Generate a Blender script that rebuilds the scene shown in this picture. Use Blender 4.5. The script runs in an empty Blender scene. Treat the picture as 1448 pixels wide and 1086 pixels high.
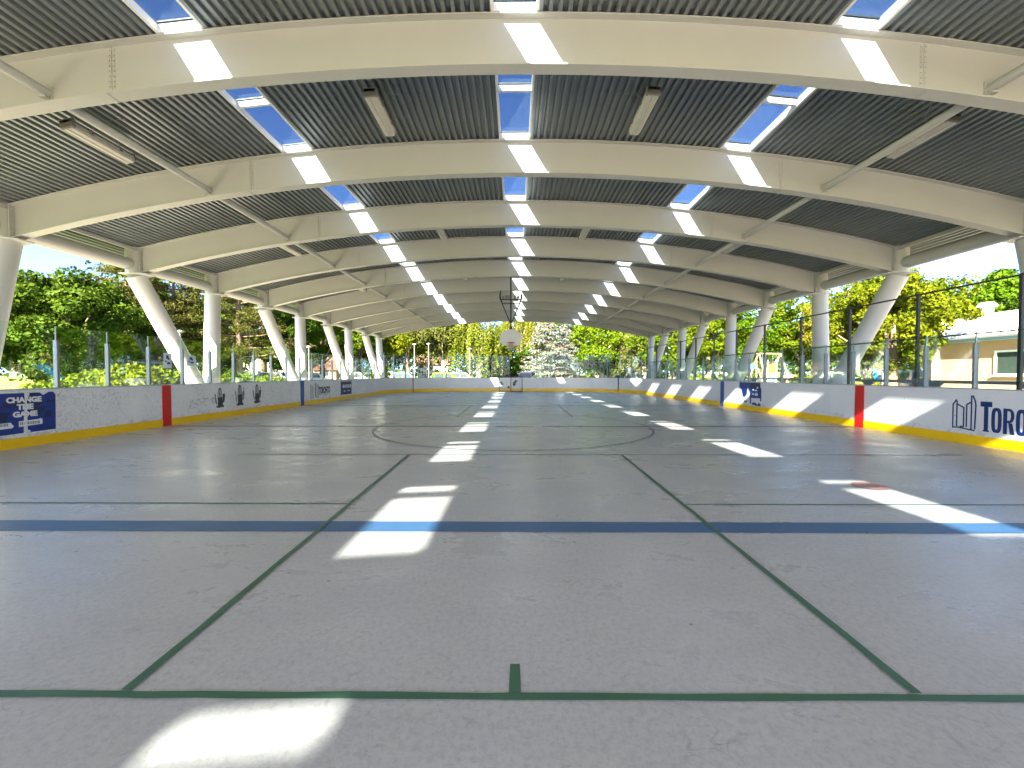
import bpy, math, random
import numpy as np
from mathutils import Vector, Matrix
random.seed(7)
PI = math.pi
S = bpy.context.scene
COL = S.collection

# ------------------------------------------------------------------ helpers
def link(o):
    COL.objects.link(o)
    return o

class MB:
    """collects polygons and builds ONE mesh object"""
    def __init__(s):
        s.v = []; s.f = []; s.sm = []
    def poly(s, pts, smooth=False):
        n = len(s.v); s.v += [tuple(p) for p in pts]
        s.f.append(tuple(range(n, n + len(pts)))); s.sm.append(smooth)
    def mesh(s, vs, fs, smooth=False):
        n = len(s.v); s.v += [tuple(p) for p in vs]
        for f in fs:
            s.f.append(tuple(i + n for i in f)); s.sm.append(smooth)
    def box(s, x0, x1, y0, y1, z0, z1, M=None):
        vs = [(x, y, z) for z in (z0, z1) for y in (y0, y1) for x in (x0, x1)]
        if M is not None: vs = [M @ Vector(p) for p in vs]
        s.mesh(vs, [(0, 2, 3, 1), (4, 5, 7, 6), (0, 1, 5, 4), (2, 6, 7, 3), (0, 4, 6, 2), (1, 3, 7, 5)])
    def bbox(s, x0, x1, y0, y1, z0, z1, b=.02, M=None):
        """box with chamfered vertical and horizontal edges"""
        vs = []; 
        ring = lambda i, z: [(x0+i+b, y0+i, z), (x1-i-b, y0+i, z), (x1-i, y0+i+b, z), (x1-i, y1-i-b, z), (x1-i-b, y1-i, z), (x0+i+b, y1-i, z), (x0+i, y1-i-b, z), (x0+i, y0+i+b, z)]
        for i, z in ((b, z0), (0, z0+b), (0, z1-b), (b, z1)): vs += ring(i, z)
        if M is not None: vs = [M @ Vector(p) for p in vs]
        fs = [tuple(reversed(range(8))), tuple(range(24, 32))]
        for r in range(3):
            for k in range(8):
                a = r*8+k; c = r*8+(k+1) % 8
                fs.append((a, c, c+8, a+8))
        s.mesh(vs, fs)
    def tube(s, pts, rs, n=12, caps=True):
        pts = [Vector(p) for p in pts]
        if not hasattr(rs, '__len__'): rs = [rs]*len(pts)
        vs = []; fs = []
        d0 = (pts[1]-pts[0]).normalized()
        a = Vector((0, 0, 1)) if abs(d0.z) < .9 else Vector((1, 0, 0))
        u = d0.cross(a).normalized()
        for i, p in enumerate(pts):
            if i == 0: d = pts[1]-pts[0]
            elif i == len(pts)-1: d = pts[-1]-pts[-2]
            else: d = (pts[i+1]-pts[i]).normalized()+(pts[i]-pts[i-1]).normalized()
            d.normalize()
            u = (u-d*u.dot(d)).normalized(); w = d.cross(u)
            for k in range(n):
                t = 2*PI*k/n
                vs.append(p+(u*math.cos(t)+w*math.sin(t))*rs[i])
        for i in range(len(pts)-1):
            for k in range(n):
                fs.append((i*n+k, i*n+(k+1) % n, (i+1)*n+(k+1) % n, (i+1)*n+k))
        s.mesh(vs, fs, True)
        if caps:
            s.mesh(vs[:n], [tuple(reversed(range(n)))]); s.mesh(vs[-n:], [tuple(range(n))])
    def prism(s, pts, f0, f1):
        """pts 2D; f0/f1 map (u,v) to 3D back and front"""
        n = len(pts)
        vs = [f0(*p) for p in pts]+[f1(*p) for p in pts]
        fs = [tuple(reversed(range(n))), tuple(range(n, 2*n))]
        for k in range(n): fs.append((k, (k+1) % n, (k+1) % n+n, k+n))
        s.mesh(vs, fs)
    def sheet(s, path, offs, z):
        pass
    def build(s, name, m, parent=None, loc=None):
        me = bpy.data.meshes.new(name)
        me.from_pydata(s.v, [], s.f); me.update()
        me.polygons.foreach_set('use_smooth', s.sm)
        me.materials.append(m)
        o = link(bpy.data.objects.new(name, me))
        if parent is not None: o.parent = parent
        if loc is not None: o.location = loc
        return o

def tag(o, label=None, cat=None, group=None, kind=None):
    if label: o['label'] = label
    if cat: o['category'] = cat
    if group: o['group'] = group
    if kind: o['kind'] = kind
    return o
def thing(name, label, cat, loc=(0, 0, 0), rz=0, group=None):
    o = link(bpy.data.objects.new(name, None))
    o.location = loc; o.rotation_euler = (0, 0, rz); o.empty_display_size = .3
    return tag(o, label, cat, group)
def copy_tree(o, parent=None):
    c = link(o.copy()); c.parent = parent
    for ch in list(o.children): copy_tree(ch, c)
    return c

# ------------------------------------------------------------------ materials
def newmat(name):
    m = bpy.data.materials.new(name); m.use_nodes = True
    nt = m.node_tree; b = nt.nodes['Principled BSDF']
    return m, nt, b
def N(nt, t, **kw):
    n = nt.nodes.new(t)
    for k, v in kw.items():
        if k in n.inputs: n.inputs[k].default_value = v
        else: setattr(n, k, v)
    return n
def ramp(nt, fac, stops):
    r = nt.nodes.new('ShaderNodeValToRGB'); e = r.color_ramp.elements
    while len(e) < len(stops): e.new(.5)
    for el, (p, c) in zip(e, stops):
        el.position = p; el.color = (*c, 1) if len(c) == 3 else c
    nt.links.new(fac, r.inputs[0]); return r
def mix(nt, fac, a, b, blend='MIX'):
    n = nt.nodes.new('ShaderNodeMix'); n.data_type = 'RGBA'; n.blend_type = blend
    for sock, v in ((0, fac), (6, a), (7, b)):
        if isinstance(v, bpy.types.NodeSocket): nt.links.new(v, n.inputs[sock])
        elif isinstance(v, (int, float)): n.inputs[sock].default_value = v
        else: n.inputs[sock].default_value = (*v, 1)
    return n.outputs[2]
def coord(nt, which='Object', scale=None):
    t = nt.nodes.new('ShaderNodeTexCoord')
    if scale is None: return t.outputs[which]
    mp = nt.nodes.new('ShaderNodeMapping'); mp.inputs['Scale'].default_value = scale
    nt.links.new(t.outputs[which], mp.inputs[0]); return mp.outputs[0]
def noise(nt, co, scale, detail=4, rough=.6, dist=0):
    n = N(nt, 'ShaderNodeTexNoise', Scale=scale, Detail=detail, Roughness=rough, Distortion=dist)
    nt.links.new(co, n.inputs['Vector']); return n.outputs[0]
def bump(nt, b, h, strength=.3, dist=.01):
    n = N(nt, 'ShaderNodeBump', Strength=strength, Distance=dist)
    nt.links.new(h, n.inputs['Height']); nt.links.new(n.outputs[0], b.inputs['Normal'])

def paint(name, col, rough=.5, var=.12, scale=3., metal=0., dirt=None):
    m, nt, b = newmat(name)
    co = coord(nt)
    n1 = noise(nt, co, scale, 6)
    c = mix(nt, n1, tuple(x*(1-var) for x in col), tuple(min(1, x*(1+var)) for x in col))
    if dirt:
        n2 = noise(nt, co, scale*7, 5, .7)
        r = ramp(nt, n2, [(.6, (0, 0, 0)), (.75, (1, 1, 1))])
        mm = nt.nodes.new('ShaderNodeMath'); mm.operation = 'MULTIPLY'; mm.inputs[1].default_value = dirt
        nt.links.new(r.outputs[0], mm.inputs[0])
        c = mix(nt, mm.outputs[0], c, tuple(x*.45 for x in col))
    nt.links.new(c, b.inputs['Base Color'])
    b.inputs['Roughness'].default_value = rough; b.inputs['Metallic'].default_value = metal
    bump(nt, b, noise(nt, co, scale*30, 3), .06, .004)
    return m

def floor_mat():
    m, nt, b = newmat('smooth worn concrete'); co = coord(nt)
    big = noise(nt, co, .22, 5, .55, .6); mid = noise(nt, co, 1.3, 6, .65, .3)
    fine = noise(nt, co, 30, 7, .8)
    str_ = noise(nt, coord(nt, 'Object', (.8, 1.7, 1)), .9, 7, .7, .4)
    c = mix(nt, big, (.67, .638, .588), (.78, .742, .688))
    c = mix(nt, ramp(nt, mid, [(.35, (0, 0, 0)), (.7, (1, 1, 1))]).outputs[0], c, mix(nt, .5, c, (.70, .67, .65)))
    c = mix(nt, ramp(nt, str_, [(.42, (0, 0, 0)), (.90, (.5, .5, .5))]).outputs[0], c, (.47, .45, .44))
    c = mix(nt, ramp(nt, fine, [(.36, (.55, .55, .55)), (.55, (0, 0, 0))]).outputs[0], c, (.43, .415, .405))
    c = mix(nt, ramp(nt, noise(nt, co, 110, 2, .5), [(.62, (0, 0, 0)), (.75, (.4, .4, .4))]).outputs[0], c, (.6, .58, .56))
    for scl, d, w, kk in ((2.2, 2.5, .012, .30), (5., 2.2, .016, .26), (9, 2.6, .02, .22)):
        n = N(nt, 'ShaderNodeTexNoise', Scale=scl, Detail=1.2, Roughness=.5, Distortion=d)
        nt.links.new(co, n.inputs['Vector'])
        r = ramp(nt, n.outputs[0], [(.5-w, (0, 0, 0)), (.5, (kk,)*3), (.5+w, (0, 0, 0))]).outputs[0]
        br = ramp(nt, noise(nt, co, scl*.7+.4, 3), [(.50, (0, 0, 0)), (.64, (1, 1, 1))]).outputs[0]
        c = mix(nt, mix(nt, 1., r, br, 'MULTIPLY'), c, (.22, .21, .21))
    # small dark spots
    vo = N(nt, 'ShaderNodeTexVoronoi', Scale=2.6); nt.links.new(co, vo.inputs['Vector'])
    c = mix(nt, ramp(nt, vo.outputs[0], [(.02, (.75, .75, .75)), (.045, (0, 0, 0))]).outputs[0], c, (.1, .09, .09))
    nt.links.new(c, b.inputs['Base Color'])
    rr = ramp(nt, str_, [(.3, (.22, .22, .22)), (.72, (.42, .42, .42))])
    nt.links.new(rr.outputs[0], b.inputs['Roughness'])
    b.inputs['Specular IOR Level'].default_value = .55
    # trowel arcs
    wv = N(nt, 'ShaderNodeTexWave', Scale=.55, Distortion=9., Detail=3.); wv.wave_type = 'RINGS'
    wv.inputs['Detail Scale'].default_value = .35
    nt.links.new(co, wv.inputs['Vector'])
    a = nt.nodes.new('ShaderNodeMath'); a.operation = 'ADD'
    nt.links.new(fine, a.inputs[0]); nt.links.new(wv.outputs[1], a.inputs[1])
    bump(nt, b, a.outputs[0], .12, .004)
    return m
def line_mat(name, col, wear=.55, thr=.58):
    m, nt, b = newmat(name); co = coord(nt)
    n1 = noise(nt, coord(nt, 'Object', (1.5, 4, 1)), 9, 6, .75, 1.2)
    n2 = noise(nt, co, 2, 4)
    c = mix(nt, n2, tuple(x*.82 for x in col), tuple(x*1.15 for x in col))
    c = mix(nt, ramp(nt, n1, [(thr, (0, 0, 0)), (thr+.14, (wear, wear, wear))]).outputs[0], c, (.34, .33, .33))
    nt.links.new(c, b.inputs['Base Color']); b.inputs['Roughness'].default_value = .42
    return m
def board_mat(name, col, marks=1., scuff=True, amount=1.):
    m, nt, b = newmat(name); co = coord(nt)
    sc = coord(nt, 'Object', (1, 1, 1))
    c = mix(nt, noise(nt, co, 1.1, 5), tuple(x*.9 for x in col), tuple(min(1, x*1.06) for x in col))
    if scuff:
        patch = ramp(nt, noise(nt, co, .9, 3), [(.34, (.12*amount,)*3), (.62, (amount**1.5,)*3)]).outputs[0]
        for scl, d, w, k in ((11, 1.8, .030, .85), (19, 2.2, .036, .8), (31, 2.4, .04, .6)):
            t = noise(nt, co, scl*.35, 2, .5, 0)
            # short curved scratches: thin band of a distorted noise, broken up by a second noise
            n = N(nt, 'ShaderNodeTexNoise', Scale=scl, Detail=1.5, Roughness=.5, Distortion=d)
            nt.links.new(sc, n.inputs['Vector'])
            r = ramp(nt, n.outputs[0], [(.5-w, (0, 0, 0)), (.5, (k, k, k)), (.5+w, (0, 0, 0))]).outputs[0]
            br = ramp(nt, noise(nt, co, scl*.8+3, 2), [(.47, (0, 0, 0)), (.56, (1, 1, 1))]).outputs[0]
            f = mix(nt, 1., mix(nt, 1., r, br, 'MULTIPLY'), patch, 'MULTIPLY')
            c = mix(nt, f, c, (.10, .10, .11))
        vo = N(nt, 'ShaderNodeTexVoronoi', Scale=5.5); nt.links.new(sc, vo.inputs['Vector'])
        c = mix(nt, ramp(nt, vo.outputs[0], [(.04, (marks*.8,)*3), (.075, (0, 0, 0))]).outputs[0], c, (.06, .06, .07))
        # puck grime just above the kick plate
        sep = nt.nodes.new('ShaderNodeSeparateXYZ'); nt.links.new(co, sep.inputs[0])
        g = ramp(nt, sep.outputs[2], [(.2, (.8, .8, .8)), (.36, (0, 0, 0))]).outputs[0]
        gn = ramp(nt, noise(nt, co, 6, 6, .75), [(.5, (0, 0, 0)), (.68, (.8, .8, .8))]).outputs[0]
        c = mix(nt, mix(nt, 1., g, gn, 'MULTIPLY'), c, (.16, .15, .15))
    nt.links.new(c, b.inputs['Base Color']); b.inputs['Roughness'].default_value = .38
    return m
def glass_mat(name, tint=(.86, .95, .91), gloss=.6):
    m, nt, b = newmat(name); nt.nodes.remove(b)
    out = nt.nodes['Material Output']
    tr = N(nt, 'ShaderNodeBsdfTransparent'); tr.inputs[0].default_value = (*tint, 1)
    gl = N(nt, 'ShaderNodeBsdfGlossy'); gl.inputs['Roughness'].default_value = .03
    gl.inputs[0].default_value = (.9, .97, .95, 1)
    fr = N(nt, 'ShaderNodeFresnel'); fr.inputs[0].default_value = 1.45
    mu = N(nt, 'ShaderNodeMath'); mu.operation = 'MULTIPLY'; mu.inputs[1].default_value = gloss
    mu.use_clamp = True
    nt.links.new(fr.outputs[0], mu.inputs[0])
    ms = N(nt, 'ShaderNodeMixShader')
    nt.links.new(mu.outputs[0], ms.inputs[0]); nt.links.new(tr.outputs[0], ms.inputs[1]); nt.links.new(gl.outputs[0], ms.inputs[2])
    nt.links.new(ms.outputs[0], out.inputs[0])
    return m
def leaf_mat(name, dark, light, trans=.3, hue=.03, scale=1.2):
    m, nt, b = newmat(name); co = coord(nt)
    oi = nt.nodes.new('ShaderNodeObjectInfo')
    n1 = noise(nt, co, scale, 4, .65)
    n2 = noise(nt, co, scale*9, 2, .6)
    c = mix(nt, ramp(nt, n1, [(.32, (0, 0, 0)), (.68, (1, 1, 1))]).outputs[0], dark, light)
    c = mix(nt, ramp(nt, n2, [(.3, (.0, .0, .0)), (.75, (.34, .34, .34))]).outputs[0], c, tuple(min(1, x*1.35) for x in light))
    hs = N(nt, 'ShaderNodeHueSaturation')
    ma = N(nt, 'ShaderNodeMapRange'); ma.inputs[3].default_value = .5-hue; ma.inputs[4].default_value = .5+hue
    nt.links.new(oi.outputs['Random'], ma.inputs[0]); nt.links.new(ma.outputs[0], hs.inputs['Hue'])
    nt.links.new(c, hs.inputs['Color'])
    nt.links.new(hs.outputs[0], b.inputs['Base Color']); b.inputs['Roughness'].default_value = .6
    b.inputs['Specular IOR Level'].default_value = .06
    tl = N(nt, 'ShaderNodeBsdfTranslucent'); nt.links.new(hs.outputs[0], tl.inputs[0])
    ms = N(nt, 'ShaderNodeMixShader'); ms.inputs[0].default_value = trans
    out = nt.nodes['Material Output']
    nt.links.new(b.outputs[0], ms.inputs[1]); nt.links.new(tl.outputs[0], ms.inputs[2]); nt.links.new(ms.outputs[0], out.inputs[0])
    return m
def grass_mat():
    m, nt, b = newmat('mown lawn'); co = coord(nt)
    c = mix(nt, noise(nt, co, .35, 5), (.09, .16, .025), (.15, .22, .035))
    c = mix(nt, noise(nt, co, 14, 5, .8), mix(nt, .4, c, (.03, .06, .01)), mix(nt, .4, c, (.18, .22, .05)))
    nt.links.new(c, b.inputs['Base Color']); b.inputs['Roughness'].default_value = .9
    bump(nt, b, noise(nt, co, 60, 3), .6, .03)
    return m
def steel_deck():
    m, nt, b = newmat('galvanised roof deck'); co = coord(nt)
    n = noise(nt, coord(nt, 'Object', (2.2, .25, 2.2)), 1.6, 6, .7)
    c = mix(nt, n, (.150, .172, .192), (.265, .295, .32))
    nt.links.new(c, b.inputs['Base Color']); b.inputs['Metallic'].default_value = .5
    rr = ramp(nt, n, [(.3, (.36, .36, .36)), (.7, (.5, .5, .5))]); nt.links.new(rr.outputs[0], b.inputs['Roughness'])
    return m

M = dict(
    floor=floor_mat(),
    blue_line=line_mat('worn blue floor paint', (.060, .165, .335), .75, .60),
    green_line=line_mat('green floor paint', (.065, .185, .105), .5, .62),
    faint_line=line_mat('faded grey blue floor paint', (.20, .235, .28), .85, .50),
    red_line=line_mat('faded red floor paint', (.42, .22, .215), .85, .46),
    beam=paint('cream beam paint', (.49, .487, .475), .5, .06, 1.2, dirt=.12),
    column=paint('white column paint', (.56, .56, .555), .45, .05, 1.5, dirt=.1),
    deck=steel_deck(),
    roof_top=paint('roof sheet', (.45, .46, .46), .5),
    curb=paint('white skylight frame', (.80, .80, .79), .45, .04),
    board=board_mat('scuffed white board', (.84, .825, .80)),
    spot=line_mat('faded salmon floor paint', (.62, .30, .25), .6, .55),
    board_clean=board_mat('lightly marked white board', (.76, .75, .725), .8, True, .25),
    kick=board_mat('yellow kick plate', (.93, .56, .001), .5, False),
    cap=paint('grey cap rail', (.42, .45, .46), .4, .1, metal=.3),
    red=paint('red stripe', (.62, .012, .012), .4, .15, 4),
    blue=paint('blue stripe', (.012, .07, .30), .4, .15, 4),
    alu=paint('grey aluminium post', (.20, .225, .25), .4, .1, metal=.4),
    glass=glass_mat('rink glass', (.90, .96, .935), .2),
    sky_glass=glass_mat('skylight glass', (.485, .55, .62), .10),
    black=paint('black steel', (.02, .02, .022), .45, .2),
    dark=paint('dark fence steel', (.022, .028, .032), .45, .2),
    rust=paint('maroon painted steel', (.10, .03, .025), .55, .3),
    white=paint('white paint', (.78, .78, .77), .45, .05),
    backboard=paint('pale backboard', (.55, .56, .54), .4, .06),
    rim=paint('orange rim', (.55, .10, .05), .5, .15),
    net=paint('white cord', (.7, .7, .68), .8),
    lamp=paint('weathered lamp cover', (.55, .53, .47), .35, .15, 6),
    lamp_body=paint('lamp body', (.22, .21, .19), .5, .2, 6),
    lamp_grey=paint('lamp post grey', (.20, .21, .21), .5),
    smudge=paint('grey smudge', (.34, .33, .32), .6, .3, 14),
    wire=paint('wire', (.25, .25, .25), .5),
    poster=paint('royal blue poster', (.005, .03, .22), .4, .25, 3),
    navy=paint('navy ink', (.008, .018, .075), .45, .25, 5),
    wordmark=paint('wordmark blue', (.005, .032, .14), .4, .25, 8),
    worn_black=paint('worn black ink', (.045, .045, .05), .6, .4, 14, dirt=.5),
    worn_grey=paint('faded grey ink', (.22, .215, .21), .6, .3, 14),
    paper=paint('white paper', (.72, .75, .80), .6, .05),
    grass=grass_mat(),
    concrete=paint('pale concrete apron', (.42, .40, .375), .8, .12, 1.2, dirt=.3),
    asphalt=paint('asphalt', (.055, .055, .058), .85, .2, 2),
    bark=paint('brown bark', (.14, .10, .07), .9, .35, 6),
    pale_bark=paint('pale bark', (.36, .31, .25), .9, .25, 5),
    stucco=paint('peach stucco', (.46, .29, .185), .85, .06, 2),
    roof_white=paint('white metal roof', (.80, .80, .79), .45, .03),
    fascia=paint('pale blue fascia', (.22, .33, .42), .5, .06),
    pane=paint('dark window pane', (.03, .045, .045), .08, .2),
    tile=paint('red roof tile', (.11, .045, .034), .8, .2, 6),
    brick=paint('brick wall', (.34, .17, .11), .85, .2, 8),
    house_white=paint('white house wall', (.36, .34, .31), .8, .06),
    tan=paint('tan timber', (.32, .21, .12), .7, .12, 5),
    slide=paint('bright blue plastic', (.02, .22, .62), .35, .06),
    orange=paint('orange panel', (.45, .11, .02), .4, .06),
    tyre=paint('tyre', (.02, .02, .02), .8), hub=paint('wheel rim', (.4, .4, .42), .35, metal=.6),
    tail=paint('tail lamp', (.5, .02, .02), .2),
    pale_blue=paint('pale blue paint', (.16, .30, .45), .5),
    pink=paint('pale pink paint', (.70, .45, .38), .6),
    leaf_maple=leaf_mat('maple leaves', (.013, .032, .0025), (.054, .082, .006), .25),
    leaf_lime=leaf_mat('lime leaves', (.020, .050, .002), (.074, .118, .004), .35),
    leaf_gold=leaf_mat('golden leaves', (.050, .072, .006), (.120, .130, .013), .35),
    leaf_pine=leaf_mat('pine needles', (.020, .032, .007), (.062, .068, .014), .15),
    leaf_silver=leaf_mat('silver needles', (.028, .045, .036), (.145, .185, .165), .1, .01),
    leaf_willow=leaf_mat('willow leaves', (0.040, 0.064, 0.016), (0.090, 0.112, 0.032), .3),
    leaf_dark=leaf_mat('dark leaves', (0.009, 0.018, 0.005), (0.022, 0.040, 0.009), .2),
    leaf_shrub=leaf_mat('shrub leaves', (0.039, 0.073, 0.005), (0.107, 0.150, 0.009), .3, .02, 2.5),
    leaf_yellow=leaf_mat('yellow leaves', (0.170, 0.160, 0.005), (0.267, 0.245, 0.010), .3),
    petal_orange=leaf_mat('orange petals', (.55, .19, .01), (.75, .34, .01), .3, .01, 4),
    petal_red=leaf_mat('red petals', (.35, .06, .05), (.5, .14, .12), .3, .01, 4),
)

# ------------------------------------------------------------------ camera, sun, sky
F_PX, CX, CY, HCAM = 590., 724., 543., 1.45
cam = bpy.data.cameras.new('camera'); co_ = link(bpy.data.objects.new('camera', cam))
cam.sensor_width = 36; cam.lens = 36*F_PX/1448; cam.clip_start = .05; cam.clip_end = 3000
pitch = math.atan(14/F_PX); yaw = math.atan(4/F_PX)
co_.location = (0, 0, HCAM); co_.rotation_euler = (PI/2-pitch, 0, yaw)
S.camera = co_
SUN = Vector((.608, 1.515, -1)).normalized()
el = math.asin(-SUN.z); az = math.atan2(-SUN.x, -SUN.y)
sl = bpy.data.lights.new('sun', 'SUN'); sl.energy = 5.0; sl.angle = math.radians(.5); sl.color = (1, .82, .60)
so = link(bpy.data.objects.new('sun', sl)); so.rotation_euler = SUN.to_track_quat('-Z', 'Y').to_euler()
so.location = (-20, -40, 40)
W = bpy.data.worlds.new('World'); S.world = W; W.use_nodes = True
wn = W.node_tree; bg = wn.nodes['Background']
sky = wn.nodes.new('ShaderNodeTexSky'); sky.sky_type = 'NISHITA'; sky.sun_disc = False
sky.sun_elevation = el; sky.sun_rotation = az % (2*PI); sky.air_density = .42; sky.dust_density = .8; sky.ozone_density = 3.5
wn.links.new(sky.outputs[0], bg.inputs[0]); bg.inputs[1].default_value = .065
S.view_settings.view_transform = 'Standard'; S.view_settings.look = 'None'
S.view_settings.exposure = 3.8; S.view_settings.gamma = 1
S.render.engine = 'CYCLES'
S.cycles.use_denoising = True
S.cycles.max_bounces = 10; S.cycles.diffuse_bounces = 6; S.cycles.transparent_max_bounces = 24
S.cycles.sample_clamp_indirect = 6

# ------------------------------------------------------------------ ground
XL, XR, YE, RC = -9.75, 9.40, 34.9, 5.5        # rink walls, far end, corner radius
YN = -11.5
def ground():
    b = MB(); b.poly([(-900, -900, -.06), (900, -900, -.06), (900, 900, -.06), (-900, 900, -.06)])
    tag(b.build('lawn', M['grass']), kind='structure')
    b = MB(); b.box(-14.2, 14.2, -17, 41.5, -.3, -.012); tag(b.build('pavement', M['concrete']), kind='structure')
    b = MB(); b.box(-80, 60, 50.5, 57.5, -.2, -.045); tag(b.build('road', M['asphalt']), kind='structure')
    b = MB(); b.box(17.2, 19.6, -10, 60, -.2, -.05); tag(b.build('path', M['concrete']), kind='structure')
    b = MB(); b.poly([(XL-.05, YN, 0), (XR+.05, YN, 0), (XR+.05, YE+.05, 0), (XL-.05, YE+.05, 0)])
    fl = b.build('floor', M['floor']); tag(fl, kind='structure')
    z = .004
    def strip(name, m, pts, w, z=z):
        b = MB(); p0 = Vector(pts[0]); p1 = Vector(pts[1]); d = (p1-p0).normalized(); n = Vector((-d.y, d.x))*w/2
        L = (p1-p0).length; k_ = max(1, int(L/.22)); rr = random.Random(int(w*1e4)+int(L*100)); J = [(rr.uniform(-.0035, .0035), rr.uniform(-.0035, .0035)) for _ in range(k_+1)]
        q = [(p0+d*L*i/k_, 1+J[i][0]/(w/2), 1+J[i][1]/(w/2)) for i in range(k_+1)]
        for (a, l0, r0), (c, l1, r1) in zip(q[:-1], q[1:]):
            b.poly([(*(a-n*l0), z), (*(c-n*l1), z), (*(c+n*r1), z), (*(a+n*r0), z)])
        o = b.build(name, m, fl)
        return o
    strip('blue_line', M['blue_line'], [(XL+.05, 3.94), (XR-.05, 3.91)], .265)
    strip('red_line', M['red_line'], [(XL+.05, 11.53), (-.75, 11.53)], .20)
    strip('red_line', M['red_line'], [(-.55, 11.53), (.55, 11.53)], .12)
    strip('red_line', M['red_line'], [(.75, 11.53), (XR-.05, 11.53)], .20)
    strip('blue_line', M['blue_line'], [(XL+.05, 19.1), (XR-.05, 19.1)], .2).hide_render = False
    g = M['green_line']; zz = .008
    strip('court_line', g, [(-7.6, 1.838), (7.6, 1.845)], .040)
    strip('court_line', g, [(0, 1.862), (0, 2.05)], .05)
    strip('court_line', g, [(-1.775, 1.862), (-1.905, 7.45)], .045, zz)
    strip('court_line', g, [(1.82, 1.866), (1.915, 7.45)], .045, zz)
    strip('court_line', g, [(-8.9, 4.63), (-1.87, 4.62)], .035)
    strip('court_line', g, [(1.9, 4.62), (8.9, 4.63)], .03)
    strip('court_line', M['faint_line'], [(-5.0, 7.48), (8.0, 7.48)], .05)
    strip('court_line', M['faint_line'], [(-6, 18.4), (6, 18.4)], .05)
    strip('court_line', M['faint_line'], [(-6, 21.2), (6, 21.2)], .05)
    strip('court_line', M['faint_line'], [(-1.95, 14.0), (-2.0, 19.4)], .06, zz)
    strip('court_line', M['faint_line'], [(1.95, 14.0), (2.0, 19.4)], .06, zz)
    def ring(cx, cy, r, w, m, name, a0=0, a1=2*PI, n=120, z=.012):
        b = MB()
        for k in range(n):
            t0 = a0+(a1-a0)*k/n; t1 = a0+(a1-a0)*(k+1)/n
            b.poly([(cx+(r-w)*math.cos(t0), cy+(r-w)*math.sin(t0), z), (cx+r*math.cos(t0), cy+r*math.sin(t0), z),
                    (cx+r*math.cos(t1), cy+r*math.sin(t1), z), (cx+(r-w)*math.cos(t1), cy+(r-w)*math.sin(t1), z)])
        b.build(name, m, fl)
    strip('floor_crack', M['worn_grey'], [(6.2, 7.47), (6.75, 6.95)], .014, .006)
    strip('floor_crack', M['worn_grey'], [(6.75, 6.95), (7.45, 5.9)], .012, .0065)
    ring(-.05, 11.53, 3.71, .05, M['faint_line'], 'centre_circle')
    ring(-4.9, 27.6, 2.9, .06, M['faint_line'], 'faceoff_circle', .9, 4.6, 70)
    ring(4.58, 5.38, .19, .19, M['spot'], 'faceoff_spot', n=32)
ground()

# ------------------------------------------------------------------ shelter
A = lambda i: 6.87+3.58*i
I0, I1 = -6, 9
zt = lambda x: 7.2-52+math.sqrt(52**2-x*x)
zs = lambda x: 6.38-51+math.sqrt(51**2-x*x)
shelter = thing('rink_shelter', 'open sided cream steel shelter with arched beams and skylights over the rink', 'shelter', (0, 11.5, 0))
SH = Vector((0, 11.5, 0))
def part(mb, name, m, parent=shelter):
    if parent is shelter: mb.v = [(x, y-11.5, z) for x, y, z in mb.v]
    return mb.build(name, m, parent)

def arch_proto():
    b = MB(); XE = 12.5; n = 56
    xs = [-XE+2*XE*k/n for k in range(n+1)]
    def band(y0, y1, lo, hi, smooth=True):
        vs = []
        for x in xs:
            vs += [(x, y0, lo(x)), (x, y1, lo(x)), (x, y1, hi(x)), (x, y0, hi(x))]
        fs = []
        for k in range(n):
            a = 4*k; c = a+4
            for j in range(4):
                fs.append((a+j, a+(j+1) % 4, c+(j+1) % 4, c+j))
        fs += [(3, 2, 1, 0), (4*n, 4*n+1, 4*n+2, 4*n+3)]
        b.mesh(vs, fs)
    band(-.12, .12, zs, lambda x: zs(x)+.022)
    band(-.12, .12, lambda x: zt(x)-.026, lambda x: zt(x)-.004)
    band(-.008, .008, lambda x: zs(x)+.022, lambda x: zt(x)-.026)
    o = b.build('arch_beam', M['beam'], shelter)
    for s in (-1, 1):
        q = MB(); x = s*6.55
        zlo, zhi = zs(x)+.022, zt(x)-.027
        q.box(x-.006, x+.006, -.03, -.0085, zlo, zhi)
        q.box(x-.05, x+.05, -.014, -.0085, zlo+.01, zhi-.01)
        for k in range(9):
            zz = zlo+.06+(zhi-zlo-.12)*k/8
            for dx in (-.035, .035):
                q.tube([(x+dx, -.014, zz), (x+dx, -.028, zz)], .013, 6)
        q.box(x-.006, x+.006, -.12, .12, zlo-.032, zlo-.0225)
        q.build('splice_plate', M['beam'], o)
        q = MB(); x = s*12.5
        q.box(min(x, x+s*.025), max(x, x+s*.025), -.13, .13, zs(x)-.03, zt(x)+.02)
        for k in range(6):
            zz = zs(x)+.1+.62*k/5
            for dy in (-.085, .085):
                q.tube([(x, dy, zz), (x-s*.02, dy, zz)], .016, 6)
        q.build('end_plate', M['beam'], o)
    return o
arch = arch_proto()
for i in range(I0, I1+1):
    o = arch if i == I0 else copy_tree(arch, shelter)
    o.location = (0, A(i)-11.5, 0)

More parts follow.
